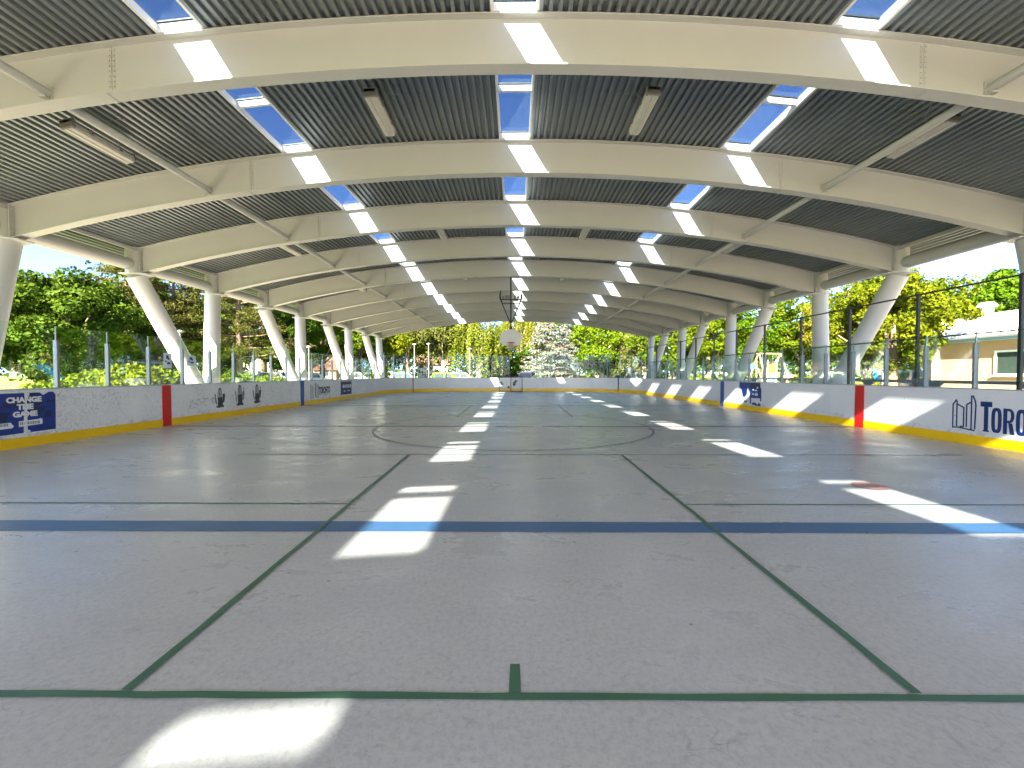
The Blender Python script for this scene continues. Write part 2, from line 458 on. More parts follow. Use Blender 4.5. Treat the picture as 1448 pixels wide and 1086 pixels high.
def column_proto(side, lean):
    """side -1/1; lean = how far along the rink the foot stands from the head"""
    hx = side*12.75; fx = side*12.15
    b = MB()
    b.tube([(fx, lean, -.02), (hx, 0, 4.76)], [.285, .285], 28)
    d = Vector((hx-fx, -lean, 4.78)).normalized()
    b.tube([(fx, lean, .0), tuple(Vector((fx, lean, 0))+d*.05)], [.36, .36], 28)
    o = b.build('column', M['column'], shelter)
    q = MB()
    q.tube([(hx+side*.02, 0, 4.80), (hx+side*.02, 0, 5.74)], .255, 24)
    q.tube([(hx+side*.02, 0, 5.74), (hx+side*.02, 0, 5.79)], .29, 24)
    pts = [(hx-side*.52, -.17), (hx-side*.52, .17), (hx-side*.1, .34), (hx+side*.32, .30), (hx+side*.32, -.30), (hx-side*.1, -.34)]
    q.prism(pts if side < 0 else pts[::-1], lambda u, v: (u, v, 4.765), lambda u, v: (u, v, 4.80))
    q.build('column_head', M['beam'], o)
    return o
LA, LB = 2.56, -1.02
protos = {}
for i in range(I0, I1+1):
    for s in (-1, 1):
        lean = LA if i % 2 == 0 else (-1.35 if i == 1 else LB)
        k = (s, lean)
        if k not in protos: protos[k] = column_proto(s, lean); o = protos[k]
        else: o = copy_tree(protos[k], shelter)
        o.location = (0, A(i)-11.5, 0)
# tubes along the eaves, trim and struts, one per bay
for i in range(I0, I1):
    for s in (-1, 1):
        b = MB(); x = s*12.80
        b.tube([(x, A(i)+.2, 5.10), (x, A(i+1)-.2, 5.10)], .19, 20, False); part(b, 'eave_tube', M['beam'])
        b = MB(); x = s*7.6; z = zs(x)+.20
        b.tube([(x, A(i)+.012, z), (x, A(i+1)-.012, z)], .075, 12); 
        for y0, sg in ((A(i), 1), (A(i+1), -1)):
            b.box(x-.055, x+.055, min(y0+sg*.009, y0+sg*.12), max(y0+sg*.009, y0+sg*.12), z-.10, z-.078)
            b.box(x-.075, x+.075, min(y0+sg*.009, y0+sg*.03), max(y0+sg*.009, y0+sg*.03), z-.13, z+.11)
        part(b, 'roof_strut', M['beam'])
for s in (-1, 1):
    b = MB(); x = s*13.75; za = zt(13.75)
    b.box(min(x, x+s*.04), max(x, x+s*.04), A(I0)-.6, A(I1)+.6, za-.13, za+.13)
    b.box(min(x-s*.14, x), max(x-s*.14, x), A(I0)-.6, A(I1)+.6, za-.13, za-.11)
    part(b, 'edge_trim', M['beam'])
    b = MB(); x = s*12.55
    b.box(min(x, x+s*.10), max(x, x+s*.10), A(I0)-.4, A(I1)+.4, zt(12.6)-.12, zt(12.6)-.02)
    part(b, 'eave_angle', M['beam'])
# thin diagonal bracing rods in the last bays
for s in (-1, 1):
    for i in (7, 8):
        b = MB(); b.tube([(s*7.7, A(i)+.1, zs(7.7)+.25), (s*12.5, A(i+1)-.15, 4.95)], .022, 6); part(b, 'brace_rod', M['lamp_body'])

# corrugated deck in four strips, ribs run along the rink
def deck_strip(xa, xb):
    Y0, Y1 = A(I0)-.6, A(I1)+.6
    prof = []; p = .152; x = xa; k = 0
    cyc = [(0, 0), (.060, 0), (.076, .060), (.134, .060)]
    while x < xb-1e-6:
        for dx, dz in cyc:
            if x+dx <= xb: prof.append((x+dx, dz))
        x += p
    prof.append((xb, 0))
    b = MB(); vs = []; fs = []
    for xx, dz in prof:
        z = zt(xx)+dz
        vs += [(xx, Y0, z), (xx, Y1, z)]
    n = len(prof)
    for k in range(n-1): fs.append((2*k, 2*k+1, 2*k+3, 2*k+2))
    b.mesh(vs, fs)
    d = part(b, 'roof_deck', M['deck'])
    b = MB(); vs = []; fs = []; m = 24
    for k in range(m+1):
        xx = xa+(xb-xa)*k/m; z = zt(xx)
        vs += [(xx, Y0, z+.085), (xx, Y1, z+.085), (xx, Y1, z+.125), (xx, Y0, z+.125)]
    for k in range(m):
        a = 4*k; c = a+4
        for j in range(4): fs.append((a+j, a+(j+1) % 4, c+(j+1) % 4, c+j))
    fs += [(3, 2, 1, 0), (4*m, 4*m+1, 4*m+2, 4*m+3)]
    b.mesh(vs, fs)
    part(b, 'roof_sheet', M['roof_top'])
SW = .385; SX = 5.44
for xa, xb in ((-13.75, -SX+.10-SW), (-SX+.10+SW, -SW), (SW, SX-.06-SW), (SX-.06+SW, 13.75)): deck_strip(xa, xb)

def skylight(x0, ya, yb):
    z0 = zt(x0); th = math.asin(x0/52.)
    MT = Matrix.Translation((x0, 0, z0)) @ Matrix.Rotation(th, 4, 'Y')
    b = MB(); w = SW
    for s in (-1, 1):
        b.box(min(s*w, s*(w-.045)), max(s*w, s*(w-.045)), ya, yb, .001, .17, MT)
    i = w-.045
    b.box(-i, i, ya, ya+.03, .001, .17, MT)
    b.box(-i, i, yb-.13, yb, .001, .17, MT)
    ym = (ya+yb)/2
    b.box(-i, i, ym-.03, ym+.03, .02, .165, MT)
    # dark gasket bars just under the panes
    o = part(b, 'skylight', M['curb'])
    g = MB()
    g.box(-i, i, ya+.03, ym-.03, .135, .141, MT); g.box(-i, i, ym+.03, yb-.13, .135, .141, MT)
    g.v = [(x, y-11.5, z) for x, y, z in g.v]
    g.build('skylight_pane', M['sky_glass'], o)
    g = MB()
    for y0 in (ya+.03, yb-.152, ym-.052, ym+.03): g.box(-i, i, y0, y0+.022, .142, .165, MT)
    g.v = [(x, y-11.5, z) for x, y, z in g.v]
    g.build('gasket', M['black'], o)
for i in range(I0, I1):
    for x0 in (-SX+.10, 0, SX-.06): skylight(x0, A(i), A(i+1))

# ------------------------------------------------------------------ strip lights hung under the deck
def strip_light(x, y, drop, label):
    z = zt(x)-drop; th = math.asin(x/52.)
    t = thing('strip_light', label, 'ceiling light', (x, y, z), 0, 'strip lights under the shelter roof')
    t.rotation_euler = (0, th*1.2, 0); t.scale = (1.22, 1., 1.22)
    b = MB(); b.bbox(-.10, .10, -.66, .66, .02, .085, .015); b.build('lamp_body', M['lamp_body'], t)
    b = MB(); L = .64
    prof = [(-.105, .02), (-.10, -.035), (-.07, -.06), (-.02, -.066), (0, -.055), (.02, -.066), (.07, -.06), (.10, -.035), (.105, .02)]
    b.prism(prof, lambda u, v: (u, L, v), lambda u, v: (u, -L, v)); b.build('diffuser', M['lamp'], t)
    for yy in (-.66, .60):
        b = MB(); b.bbox(-.112, .112, yy, yy+.06, -.05, .095, .012); b.build('end_cap', M['lamp_body'], t)
    for yy in (-.3, .3):
        for s in (-1, 1):
            b = MB(); b.box(s*.112-.008, s*.112+.008, yy-.03, yy+.03, -.02, .05); b.build('clip', M['lamp_body'], t)
    sx = -1 if x > 0 else 1
    for P in ([(0, -.45, .085), (0, -.45, drop)], [(0, .45, .085), (0, .45, drop)], [(sx*.05, -.2, .085), (sx*.22, -.35, .13), (sx*.34, -.7, drop)], [(sx*.22, -.35, .13), (sx*.75, .1, drop)]):
        b = MB(); b.tube(P, .006, 5); b.build('hanger_wire', M['wire'], t)
bays = {0: 'nearest bay', 2: 'second lit bay', 4: 'bay where the hoop hangs', 6: 'bay beyond the hoop'}
for i, w in bays.items():
    y = A(i)+1.8
    strip_light(-8.45, y-.1, .36, 'strip light outside the hedge side roof pipe, '+w)
    strip_light(-2.75, y, .36, 'strip light hedge side of the middle skylight, '+w)
    strip_light(2.62, y, .36, 'strip light building side of the middle skylight, '+w)
    strip_light(8.15, y-.1, .36, 'strip light outside the building side roof pipe, '+w)

# ------------------------------------------------------------------ rink boards
ZB = 1.135
def offset_path(P, Nn, d): return [(p[0]+n[0]*d, p[1]+n[1]*d) for p, n in zip(P, Nn)]
def extrude_path(b, P, Nn, inn, out, z0, z1, smooth=False):
    a = offset_path(P, Nn, inn); c = offset_path(P, Nn, -out); n = len(P)
    vs = []
    for p, q in zip(a, c): vs += [(*p, z0), (*q, z0), (*q, z1), (*p, z1)]
    fs = []
    for k in range(n-1):
        i = 4*k; j = i+4
        for t in range(4): fs.append((i+t, j+t, j+(t+1) % 4, i+(t+1) % 4))
    fs += [(0, 1, 2, 3), (4*(n-1)+3, 4*(n-1)+2, 4*(n-1)+1, 4*(n-1))]
    b.mesh(vs, fs)
def resample(P, Nn, s0, s1, step=.4):
    L = [0]
    for k in range(1, len(P)): L.append(L[-1]+math.dist(P[k-1], P[k]))
    def at(s):
        s = max(0, min(L[-1], s))
        for k in range(1, len(P)):
            if s <= L[k]+1e-9:
                t = (s-L[k-1])/(L[k]-L[k-1]); break
        mixv = lambda a, c: (a[0]+(c[0]-a[0])*t, a[1]+(c[1]-a[1])*t)
        p = mixv(P[k-1], P[k]); n = mixv(Nn[k-1], Nn[k]); l = math.hypot(*n)
        return p, (n[0]/l, n[1]/l)
    m = max(1, int(math.ceil((s1-s0)/step)))
    r = [at(s0+(s1-s0)*k/m) for k in range(m+1)]
    return [a for a, _ in r], [c for _, c in r], L[-1]
YC = YE-RC
left_P = [(XL, YN), (XL, YC)]; left_N = [(1, 0), (1, 0)]
right_P = [(XR, YN), (XR, YC)]; right_N = [(-1, 0), (-1, 0)]
end_P = []; end_N = []
for k in range(17):
    t = PI-PI/2*k/16; end_P.append((XL+RC+RC*math.cos(t), YC+RC*math.sin(t))); end_N.append((-math.cos(t), -math.sin(t)))
for k in range(1, 12):
    end_P.append((XL+RC+(XR-XL-2*RC)*k/12, YE)); end_N.append((0, -1))
for k in range(17):
    t = PI/2-PI/2*k/16; end_P.append((XR-RC+RC*math.cos(t), YC+RC*math.sin(t))); end_N.append((-math.cos(t), -math.sin(t)))
def boards(label, P, Nn, panel, bm, kz=.2):
    t = thing('rink_boards', label, 'rink wall', (0, 0, 0))
    L = sum(math.dist(P[k-1], P[k]) for k in range(1, len(P)))
    b = MB(); s = 0
    while s < L-.05:
        e = min(L, s+panel); q = resample(P, Nn, s+.003, e-.003, .4)
        extrude_path(b, q[0], q[1], 0, .09, kz, ZB); s = e
    b.build('board_panel', bm, t)
    q = resample(P, Nn, 0, L, .4)
    b = MB(); extrude_path(b, q[0], q[1], .012, .09, 0, kz-.001); b.build('kick_plate', M['kick'], t)
    b = MB(); extrude_path(b, q[0], q[1], .008, .13, ZB+.001, ZB+.022); b.build('cap_rail', M['cap'], t)
    b = MB(); extrude_path(b, q[0], q[1], -.09, .12, .0, ZB); b.build('board_backing', M['cap'], t)
    return t, L
def glazing(t, P, Nn, s_list, ztop, pz, w=.028, thick=True, posts=True):
    for k in range(len(s_list)-1):
        q = resample(P, Nn, s_list[k]+.012, s_list[k+1]-.012, .5)
        b = MB(); extrude_path(b, q[0], q[1], -.03, .042, ZB+.023, ztop); b.build('glass_pane', M['glass'], t)
    if not posts: return
    for s in s_list:
        q = resample(P, Nn, s, s+.01, 1); p = q[0][0]; n = q[1][0]
        ang = math.atan2(n[1], n[0])
        MT = Matrix.Translation((p[0]-n[0]*.036, p[1]-n[1]*.036, 0)) @ Matrix.Rotation(ang, 4, 'Z')
        b = MB(); b.bbox(-.045, .045, -w, w, ZB+.023, pz, .006, MT)
        b.box(-.012, .012, -.009, .009, pz-.01, ztop-.01, MT)
        b.build('glass_post', M['alu'], t)
bl, LL = boards('scuffed white rink wall with the blue slogan poster and worn black decals', left_P, left_N, 2.34, M['board'])
br, LR = boards('white rink wall on the beige building side, carrying the large blue wordmark', right_P, right_N, 2.4, M['board_clean'])
be, LE = boards('white curved rink wall across the far end behind the goal', end_P, end_N, 1.9, M['board_clean'], .25)
glazing(bl, left_P, left_N, [8.85+1.12*k-YN for k in range(-14, 19)], 2.47, 2.18)
glazing(br, right_P, right_N, [8.62+1.03*k-YN for k in range(-15, 21)], 2.33, 2.08)
glazing(be, end_P, end_N, [.1+1.18*k for k in range(0, 10)], 3.05, 2.9, .022)
glazing(be, end_P, end_N, [LE-.1-1.18*k for k in range(9, -1, -1)], 3.05, 2.9, .022)
Lmid = LE/2
glazing(be, end_P, end_N, [Lmid-1.75, Lmid-.28], 3.0, 2.9, .02)
def gate_edge(xp):
    b = MB(); b.box(xp-.035, xp+.035, YE-.03, YE-.0005, .02, ZB+.08); b.build('gate_edge', M['black'], be)
# colour bands across the side walls
def band(t, X, sg, y, w, m, name):
    b = MB(); b.box(min(X+sg*.001, X+sg*.016), max(X+sg*.001, X+sg*.016), y-w/2, y+w/2, .002, ZB); b.build(name, m, t)
band(bl, XL, 1, 11.60, .29, M['red'], 'red_stripe'); band(br, XR, -1, 11.42, .29, M['red'], 'red_stripe')
band(bl, XL, 1, 19.05, .30, M['blue'], 'blue_stripe'); band(br, XR, -1, 18.95, .30, M['blue'], 'blue_stripe')
band(bl, XL, 1, 3.95, .30, M['blue'], 'blue_stripe'); band(br, XR, -1, 3.95, .30, M['blue'], 'blue_stripe')
for xp, z0 in ((-8.45, 1.2),):
    q = [k for k in range(len(end_P)) if end_P[k][0] > xp][0]
    p = end_P[q]; n = end_N[q]; MT = Matrix.Translation((p[0], p[1], 0)) @ Matrix.Rotation(math.atan2(n[1], n[0]), 4, 'Z')
    b = MB(); b.box(.001, .03, -.035, .035, .01, 1.3, MT); b.build('gate_edge', M['black'], be)
q = [k for k in range(len(end_P)) if end_P[k][0] > 8.0][0]
p = end_P[q]; n = end_N[q]; MT = Matrix.Translation((p[0], p[1], 0)) @ Matrix.Rotation(math.atan2(n[1], n[0]), 4, 'Z')
b = MB(); b.box(.001, .03, -.035, .035, .01, 1.25, MT); b.build('gate_edge', M['black'], be)

# ------------------------------------------------------------------ things stuck on the boards
def wall_frame(side):
    """(u along reading direction, z, d out of wall) -> world; u measured as world Y"""
    if side < 0: return lambda y, z, d: (XL+d, y, z)
    return lambda y, z, d: (XR-d, y, z)
def slab(b, fr, side, pts, d0, d1):
    pts = list(pts)
    b.prism(pts, lambda u, v: fr(u, v, d0), lambda u, v: fr(u, v, d1))
def text_mesh(s, size, off=0., space=1.):
    cu = bpy.data.curves.new('lettering', 'FONT'); cu.body = s; cu.size = size; cu.offset = off
    cu.extrude = .0012; cu.space_character = space; cu.align_x = 'CENTER'; cu.resolution_u = 4
    o = link(bpy.data.objects.new('lettering', cu)); bpy.context.view_layer.update()
    dg = bpy.context.evaluated_depsgraph_get()
    me = bpy.data.meshes.new_from_object(o.evaluated_get(dg))
    bpy.data.objects.remove(o); bpy.data.curves.remove(cu)
    return me
def wall_text(s, side, y, z, h, w, d, m, parent, name='lettering', off=.02, X=None):
    """text fitted into height h and width w, centred on y, bottom at z"""
    me = text_mesh(s, 1., off)
    vs = np.empty(len(me.vertices)*3, 'f'); me.vertices.foreach_get('co', vs); vs = vs.reshape(-1, 3)
    lo, hi = vs.min(0), vs.max(0)
    u = (vs[:, 0]-(lo[0]+hi[0])/2)*w/(hi[0]-lo[0]); v = (vs[:, 1]-lo[1])*h/(hi[1]-lo[1])
    dd = d+(vs[:, 2]-lo[2])
    out = np.empty_like(vs)
    if side < 0: out[:, 0] = XL+dd; out[:, 1] = y+u
    else: out[:, 0] = XR-dd; out[:, 1] = y-u
    out[:, 2] = z+v
    me.vertices.foreach_set('co', out.ravel()); me.update()
    me.materials.clear(); me.materials.append(m)
    o = link(bpy.data.objects.new(name, me)); o.parent = parent
    return o
rnd = random.Random(3)
def ragged(y0, y1, z0, z1, n=9, a=.02):
    P = []
    for k in range(n): P.append((y0+(y1-y0)*k/n, z0+rnd.uniform(-a, a)))
    for k in range(n//2+1): P.append((y1+rnd.uniform(-a, a), z0+(z1-z0)*k/(n//2+1)))
    for k in range(n): P.append((y1-(y1-y0)*k/n, z1+rnd.uniform(-a, a)))
    for k in range(n//2+1): P.append((y0+rnd.uniform(-a, a), z1-(z1-z0)*k/(n//2+1)))
    return P
FL, FR = wall_frame(-1), wall_frame(1)
# slogan poster
t = thing('slogan_poster', 'torn royal blue poster reading change the game on the scuffed white wall', 'poster')
b = MB(); slab(b, FL, -1, [(7.35, .27), (8.77, .29), (8.78, 1.02), (8.74, 1.075), (8.66, 1.085), (8.55, 1.02), (8.48, 1.075), (7.35, 1.075)], .001, .004); b.build('poster_sheet', M['poster'], t)
b = MB()
for P in ([(7.8, .80), (8.5, .82), (8.52, .98), (7.95, .96)], [(8.0, .60), (8.46, .62), (8.62, .78), (8.3, .80)], [(8.57, .55), (8.70, .56), (8.69, .68), (8.63, .71), (8.57, .66)],
          [(8.60, .86), (8.77, .87), (8.77, .93), (8.62, .91)], [(7.5, .52), (7.9, .53), (7.98, .70), (7.6, .72)], [(8.2, 1.0), (8.44, 1.0), (8.44, 1.07), (8.25, 1.07)]):
    slab(b, FL, -1, P, .0045, .0055)
b.build('dark_print', M['navy'], t)
wall_text('CHANGE', -1, 8.215, .885, .115, .60, .006, M['white'], t, off=.055)
wall_text('THE', -1, 8.225, .745, .115, .285, .006, M['white'], t, off=.055)
wall_text('GAME', -1, 8.225, .60, .115, .42, .006, M['white'], t, off=.055)
b = MB()
slab(b, FL, -1, [(8.11, .41), (8.52, .43), (8.52, .53), (8.48, .55), (8.46, .535), (8.11, .52)], .006, .0075)
slab(b, FL, -1, [(7.40, .39), (8.0, .40), (8.03, .44), (8.0, .47), (7.98, .51), (7.40, .50)], .006, .0075)
b.build('white_banner', M['white'], t)
for y0, y1 in ((8.13, 8.50), (7.5, 7.97)):
    b = MB(); y = y0
    while y < y1-.03:
        w = rnd.uniform(.012, .03); slab(b, FL, -1, [(y, .445), (y+w, .445), (y+w, .50), (y, .50)], .008, .0086); y += w+.012
    b.build('small_print', M['worn_grey'], t)
b = MB(); slab(b, FL, -1, [(8.185, .28), (8.30, .29), (8.305, .32), (8.255, .34), (8.25, .9), (8.30, 1.05), (8.29, 1.08), (8.21, 1.085), (8.22, .9), (8.195, .6)], .009, .0105); b.build('torn_strip', M['board'], t)

# worn glove-like decals and a smudge
def worn_decal(y, z0, z1, w, v, label):
    t = thing('worn_decal', label, 'decal'); fr = FL
    c = (z0+z1)/2; h = z1-z0
    b = MB()
    # pointed head outline as a ring
    n = 18; out = []; inn = []
    for k in range(n+1):
        a = PI*k/n
        x = -math.cos(a)*.20*w; z = c+.02+math.sin(a)**.75*(z1-c-.02)
        out.append((y+x, z)); inn.append((y+x*.72, c+.02+(z-c-.02)*.84))
    for k in range(n):
        slab(b, fr, -1, [out[k], inn[k], inn[k+1], out[k+1]], .001, .003)
    slab(b, fr, -1, ragged(y-.22*w, y+.26*w, z0+.02, c+.02, 9, .018), .0014, .0034)
    slab(b, fr, -1, ragged(y-.34*w, y+.36*w, z0, z0+.12*h, 8, .015), .0018, .0038)
    b.build('dark_print', M['worn_black'], t)
    b = MB()
    slab(b, fr, -1, [(y-.5*w, z1-.30*h), (y-.42*w, z1-.30*h), (y-.28*w, z0+.2*h), (y-.38*w, z0+.22*h)], .001, .003)
    slab(b, fr, -1, [(y+.25*w, z1-.34*h), (y+.42*w, z1-.28*h), (y+.5*w, z1-.40*h), (y+.42*w, z0+.3*h), (y+.28*w, z0+.22*h)], .001, .003)
    if v: slab(b, fr, -1, [(y+.36*w, z1-.1*h), (y+.41*w, z1-.1*h), (y+.46*w, z1-.3*h), (y+.38*w, z1-.3*h)], .0012, .003)
    b.build('side_print', M['worn_black' if v != 1 else 'worn_grey'], t)
    b = MB(); slab(b, fr, -1, [(y+x*.7*.72/.72, z) for x, z in [(-.13*w, c+.03), (.13*w, c+.03), (.12*w, c+.24*h), (.03*w, z1-.07*h), (-.03*w, z1-.07*h), (-.12*w, c+.24*h)]], .0012, .0026)
    b.build('pale_print', M['worn_grey'], t)
yl = lambda px: 590*(-XL)/(728-px)
worn_decal(yl(308.5), .34, 1.0, .5, 0, 'worn black glove shaped decal next to the grey smudge on the white wall')
worn_decal(yl(337), .34, 1.07, .52, 1, 'split black glove shaped decal, middle one of the three worn decals')
worn_decal(yl(361.5), .36, 1.07, .52, 2, 'worn black glove shaped decal closest to the far blue stripe')
t = thing('scuff_mark', 'dark brushed smudge low on the white wall just past the red stripe', 'scuff mark')
b = MB()
for k in range(80):
    f = rnd.random(); y = 12.3+1.45*f; z = .46+.17*math.sin(f*3.0)+rnd.gauss(0, .055); a = rnd.uniform(-.9, .9); l = rnd.uniform(.05, .17); w = rnd.uniform(.004, .013)
    dy, dz = l*math.cos(a), l*math.sin(a)
    slab(b, FL, -1, [(y, z), (y+dy*.5, z+dz*.5-w), (y+dy, z+dz), (y+dy*.5, z+dz*.5+w)], .001+.00002*k, .0022+.00002*k)
b.build('smudge', M['smudge'], t)
# faded wordmark past the blue stripe
t = thing('faded_wordmark', 'faded navy wordmark with building outline beside the far blue stripe', 'decal')
b = MB()
ya = yl(438); yb = yl(450)
for k, (f, h0, h1, w) in enumerate(((0, .25, .98, .035), (.22, .25, .92, .035), (.52, .30, 1.04, .06), (.82, .28, .95, .045))):
    y = ya+(yb-ya)*f; slab(b, FL, -1, [(y, h0), (y+w*2.2, h0), (y+w*2.2, h1-.05), (y+w, h1), (y, h1-.03)], .001, .003)
b.build('tower_outline', M['worn_grey'], t)
b = MB(); y0, y1 = yl(449.5), yl(466)
slab(b, FL, -1, ragged(y0, y1, .42, .44, 9, .01), .001, .003)
b.build('underline', M['navy'], t)
wall_text('TORONTO', -1, (y0+y1)/2, .46, .36, (y1-y0)*.98, .001, M['navy'], t, off=.05)
t = thing('navy_poster', 'small square navy poster with white lettering on the far part of the scuffed wall', 'poster')
y0, y1 = yl(481), yl(496.3)
b = MB(); slab(b, FL, -1, [(y0, .28), (y1, .28), (y1, 1.09), (y0, 1.09)], .001, .004); b.build('poster_sheet', M['navy'], t)
b = MB()
for k in range(5): slab(b, FL, -1, [(y0+.25+k*.26, .66), (y0+.42+k*.26, .66), (y0+.42+k*.26, .85), (y0+.25+k*.26, .85)], .005, .007)
slab(b, FL, -1, [(y0+.4, .45), (y0+.6, .45), (y0+.6, .52), (y0+.4, .52)], .005, .007)
slab(b, FL, -1, [(y0+.9, .47), (y1-.25, .47), (y1-.25, .51), (y0+.9, .51)], .005, .007)
slab(b, FL, -1, [(y0+.1, 1.02), (y1-.1, 1.02), (y1-.1, 1.06), (y0+.1, 1.06)], .005, .007)
b.build('white_lettering', M['paper'], t)

# big wordmark on the other wall : tower emblem + TORONTO
yr = lambda px: 590*XR/(px-728)
t = thing('wordmark_decal', 'large navy tower emblem and wordmark on the white wall before the beige building', 'decal')
def stroke(b, fr, pts, w, d0=.001, d1=.003):
    for k in range(len(pts)-1):
        p = Vector(pts[k]); q_ = Vector(pts[k+1]); d = (q_-p).normalized(); n = Vector((-d.y, d.x))*w/2
        p = p-d*w*.35; q_ = q_+d*w*.35
        slab(b, fr, 1, [tuple(p-n), tuple(q_-n), tuple(q_+n), tuple(p+n)], d0, d1); d0 += .00008; d1 += .00008
EX = lambda u: 9.01-u*.455                  # u 0..1 across the emblem in reading direction
EZ = lambda v: .315+v*.70
b = MB()
for pts in ([(.03, .0), (.03, .70), (.17, .84), (.20, .80), (.20, .06)], [(.20, .72), (.50, .62), (.50, .05)], [(.36, .05), (.50, .05)],
            [(.62, .06), (.62, .72), (.82, .80)], [(.82, .0), (.82, .97), (.88, .98), (.97, .84), (1.0, .72), (.97, .02)],
            [(.03, .0), (.25, .02), (.5, .0), (.95, -.03)]):
    stroke(b, FR, [(EX(u), EZ(v)) for u, v in pts], .028)
b.build('tower_emblem', M['wordmark'], t)
def glyph_T(b, y, z, w, h, s):
    slab(b, FR, 1, [(y, z+h-.17*h), (y-w, z+h-.17*h), (y-w, z+h), (y, z+h)], .001, .003)
    c = y-w/2; slab(b, FR, 1, [(c+s/2, z+.05*h), (c-s/2, z+.05*h), (c-s/2, z+h-.171*h), (c+s/2, z+h-.171*h)], .001, .003)
    slab(b, FR, 1, [(c+s*.75, z), (c-s*.75, z), (c-s*.75, z+.049*h), (c+s*.75, z+.049*h)], .001, .003)
def glyph_O(b, y, z, w, h, s):
    n = 28; oo = []; ii = []
    for k in range(n):
        a = 2*PI*k/n; ca, sa = math.cos(a), math.sin(a)
        ex = .6
        fx = math.copysign(abs(ca)**ex, ca); fz = math.copysign(abs(sa)**ex, sa)
        oo.append((y-w/2-fx*w/2, z+h/2+fz*h/2)); ii.append((y-w/2-fx*(w/2-s), z+h/2+fz*(h/2-s*1.05)))
    for k in range(n):
        slab(b, FR, 1, [oo[k], oo[(k+1) % n], ii[(k+1) % n], ii[k]], .001, .003)
def glyph_R(b, y, z, w, h, s):
    slab(b, FR, 1, [(y, z), (y-s, z), (y-s, z+h), (y, z+h)], .001, .003)
    n = 12; zc = z+h*.72; oo = [(y-s-.001, z+h)]; ii = [(y-s-.001, z+h-s*.75)]
    for k in range(n+1):
        a = PI/2-PI*k/n; oo.append((y-w*.55-math.cos(a)*w*.42, zc+math.sin(a)*h*.28)); ii.append((y-w*.55-math.cos(a)*(w*.42-s*.85), zc+math.sin(a)*(h*.28-s*.75)))
    oo.append((y-s-.001, z+h*.44)); ii.append((y-s-.001, z+h*.44+s*.7))
    for k in range(len(oo)-1): slab(b, FR, 1, [oo[k], oo[k+1], ii[k+1], ii[k]], .001, .003)
    slab(b, FR, 1, [(y-w*.45, z+h*.439), (y-w*.45-s, z+h*.439), (y-w*1.02, z), (y-w*1.02+s*1.1, z)], .001, .003)
def glyph_N(b, y, z, w, h, s):
    slab(b, FR, 1, [(y, z), (y-s, z), (y-s, z+h), (y, z+h)], .001, .003)
    slab(b, FR, 1, [(y-w+s, z), (y-w, z), (y-w, z+h), (y-w+s, z+h)], .001, .003)
    slab(b, FR, 1, [(y-s-.001, z+h), (y-w+s+.001, z+.35*h), (y-w+s+.001, z), (y-s-.001, z+.65*h)], .001, .003)
b = MB(); y = 8.47; zz = .30
glyph_T(b, y, zz, .205, .60, .075); y -= .195
glyph_O(b, y, zz, .175, .49, .062); y -= .20
glyph_R(b, y, zz, .185, .49, .065); y -= .205
glyph_O(b, y, zz, .175, .49, .062); y -= .20
glyph_N(b, y, zz, .185, .49, .06); y -= .20
glyph_T(b, y, zz, .17, .49, .065); y -= .17
glyph_O(b, y, zz, .175, .49, .062)
b.build('lettering', M['wordmark'], t)
# torn blue poster near the far blue stripe
t = thing('torn_poster', 'ragged half torn blue poster beside the blue stripe on the building side wall', 'poster')
y0, y1 = yr(1044.6), yr(1075.5); u = lambda f: y0+(y1-y0)*f
b = MB(); slab(b, FR, 1, [(u(0), .88), (u(0), 1.115), (u(.95), 1.115), (u(.96), .95), (u(1.0), .88), (u(1.0), .42), (u(.96), .40), (u(.95), .52), (u(.56), .50), (u(.56), .27), (u(.50), .27), (u(.50), .72), (u(.42), .90), (u(.37), .84), (u(.36), .64), (u(.27), .52), (u(.18), .52), (u(.10), .84), (u(.03), .86)], .001, .004)
slab(b, FR, 1, [(u(.24), .30), (u(.30), .28), (u(.38), .34), (u(.34), .40), (u(.30), .33), (u(.26), .42)], .001, .004)
slab(b, FR, 1, [(u(.58), .25), (u(.80), .22), (u(.98), .21), (u(.98), .28), (u(.9), .36), (u(.86), .26), (u(.72), .35), (u(.6), .30)], .001, .004)
b.build('poster_sheet', M['poster'], t)
b = MB()
for (f0, f1, h0, h1) in ((.6, .72, .62, .70), (.74, .86, .60, .72), (.62, .70, .80, .86), (.72, .84, .78, .84), (.8, .88, .88, .96)):
    slab(b, FR, 1, [(u(f0), h0), (u(f1), h0+.01), (u(f1-.02), h1), (u(f0+.01), h1)], .005, .007)
b.build('white_lettering', M['paper'], t)
b = MB(); slab(b, FR, 1, [(u(.5), .9), (u(.62), .80), (u(.95), .75), (u(.95), 1.1), (u(.55), 1.1)], .0045, .0049); b.build('dark_print', M['navy'], t)
# paper notices on the glass
def notice(px0, px1, z0, z1, label):
    t = thing('paper_notice', label, 'notice', group='paper notices taped to the glass')
    ya, yb = yl(px0)*1.004, yl(px1)*1.004; X = XL-.025
    b = MB(); b.box(X, X+.002, ya, yb, z0, z1); b.build('paper_sheet', M['paper'], t)
    b = MB(); w = yb-ya; h = z1-z0
    for f0, f1, g0, g1 in ((.3, .6, .62, .85), (.5, .7, .55, .7), (.4, .8, .25, .40), (.15, .35, .4, .5)):
        b.box(X+.0025, X+.003, ya+w*f0, ya+w*f1, z0+h*g0, z0+h*g1)
    b.build('blue_print', M['poster'], t)
notice(228.5, 239.8, 1.62, 2.04, 'tall paper notice taped to the glass above the red stripe')
notice(261.5, 274, 1.70, 2.0, 'squarer paper notice taped to the glass in front of the leaning column')

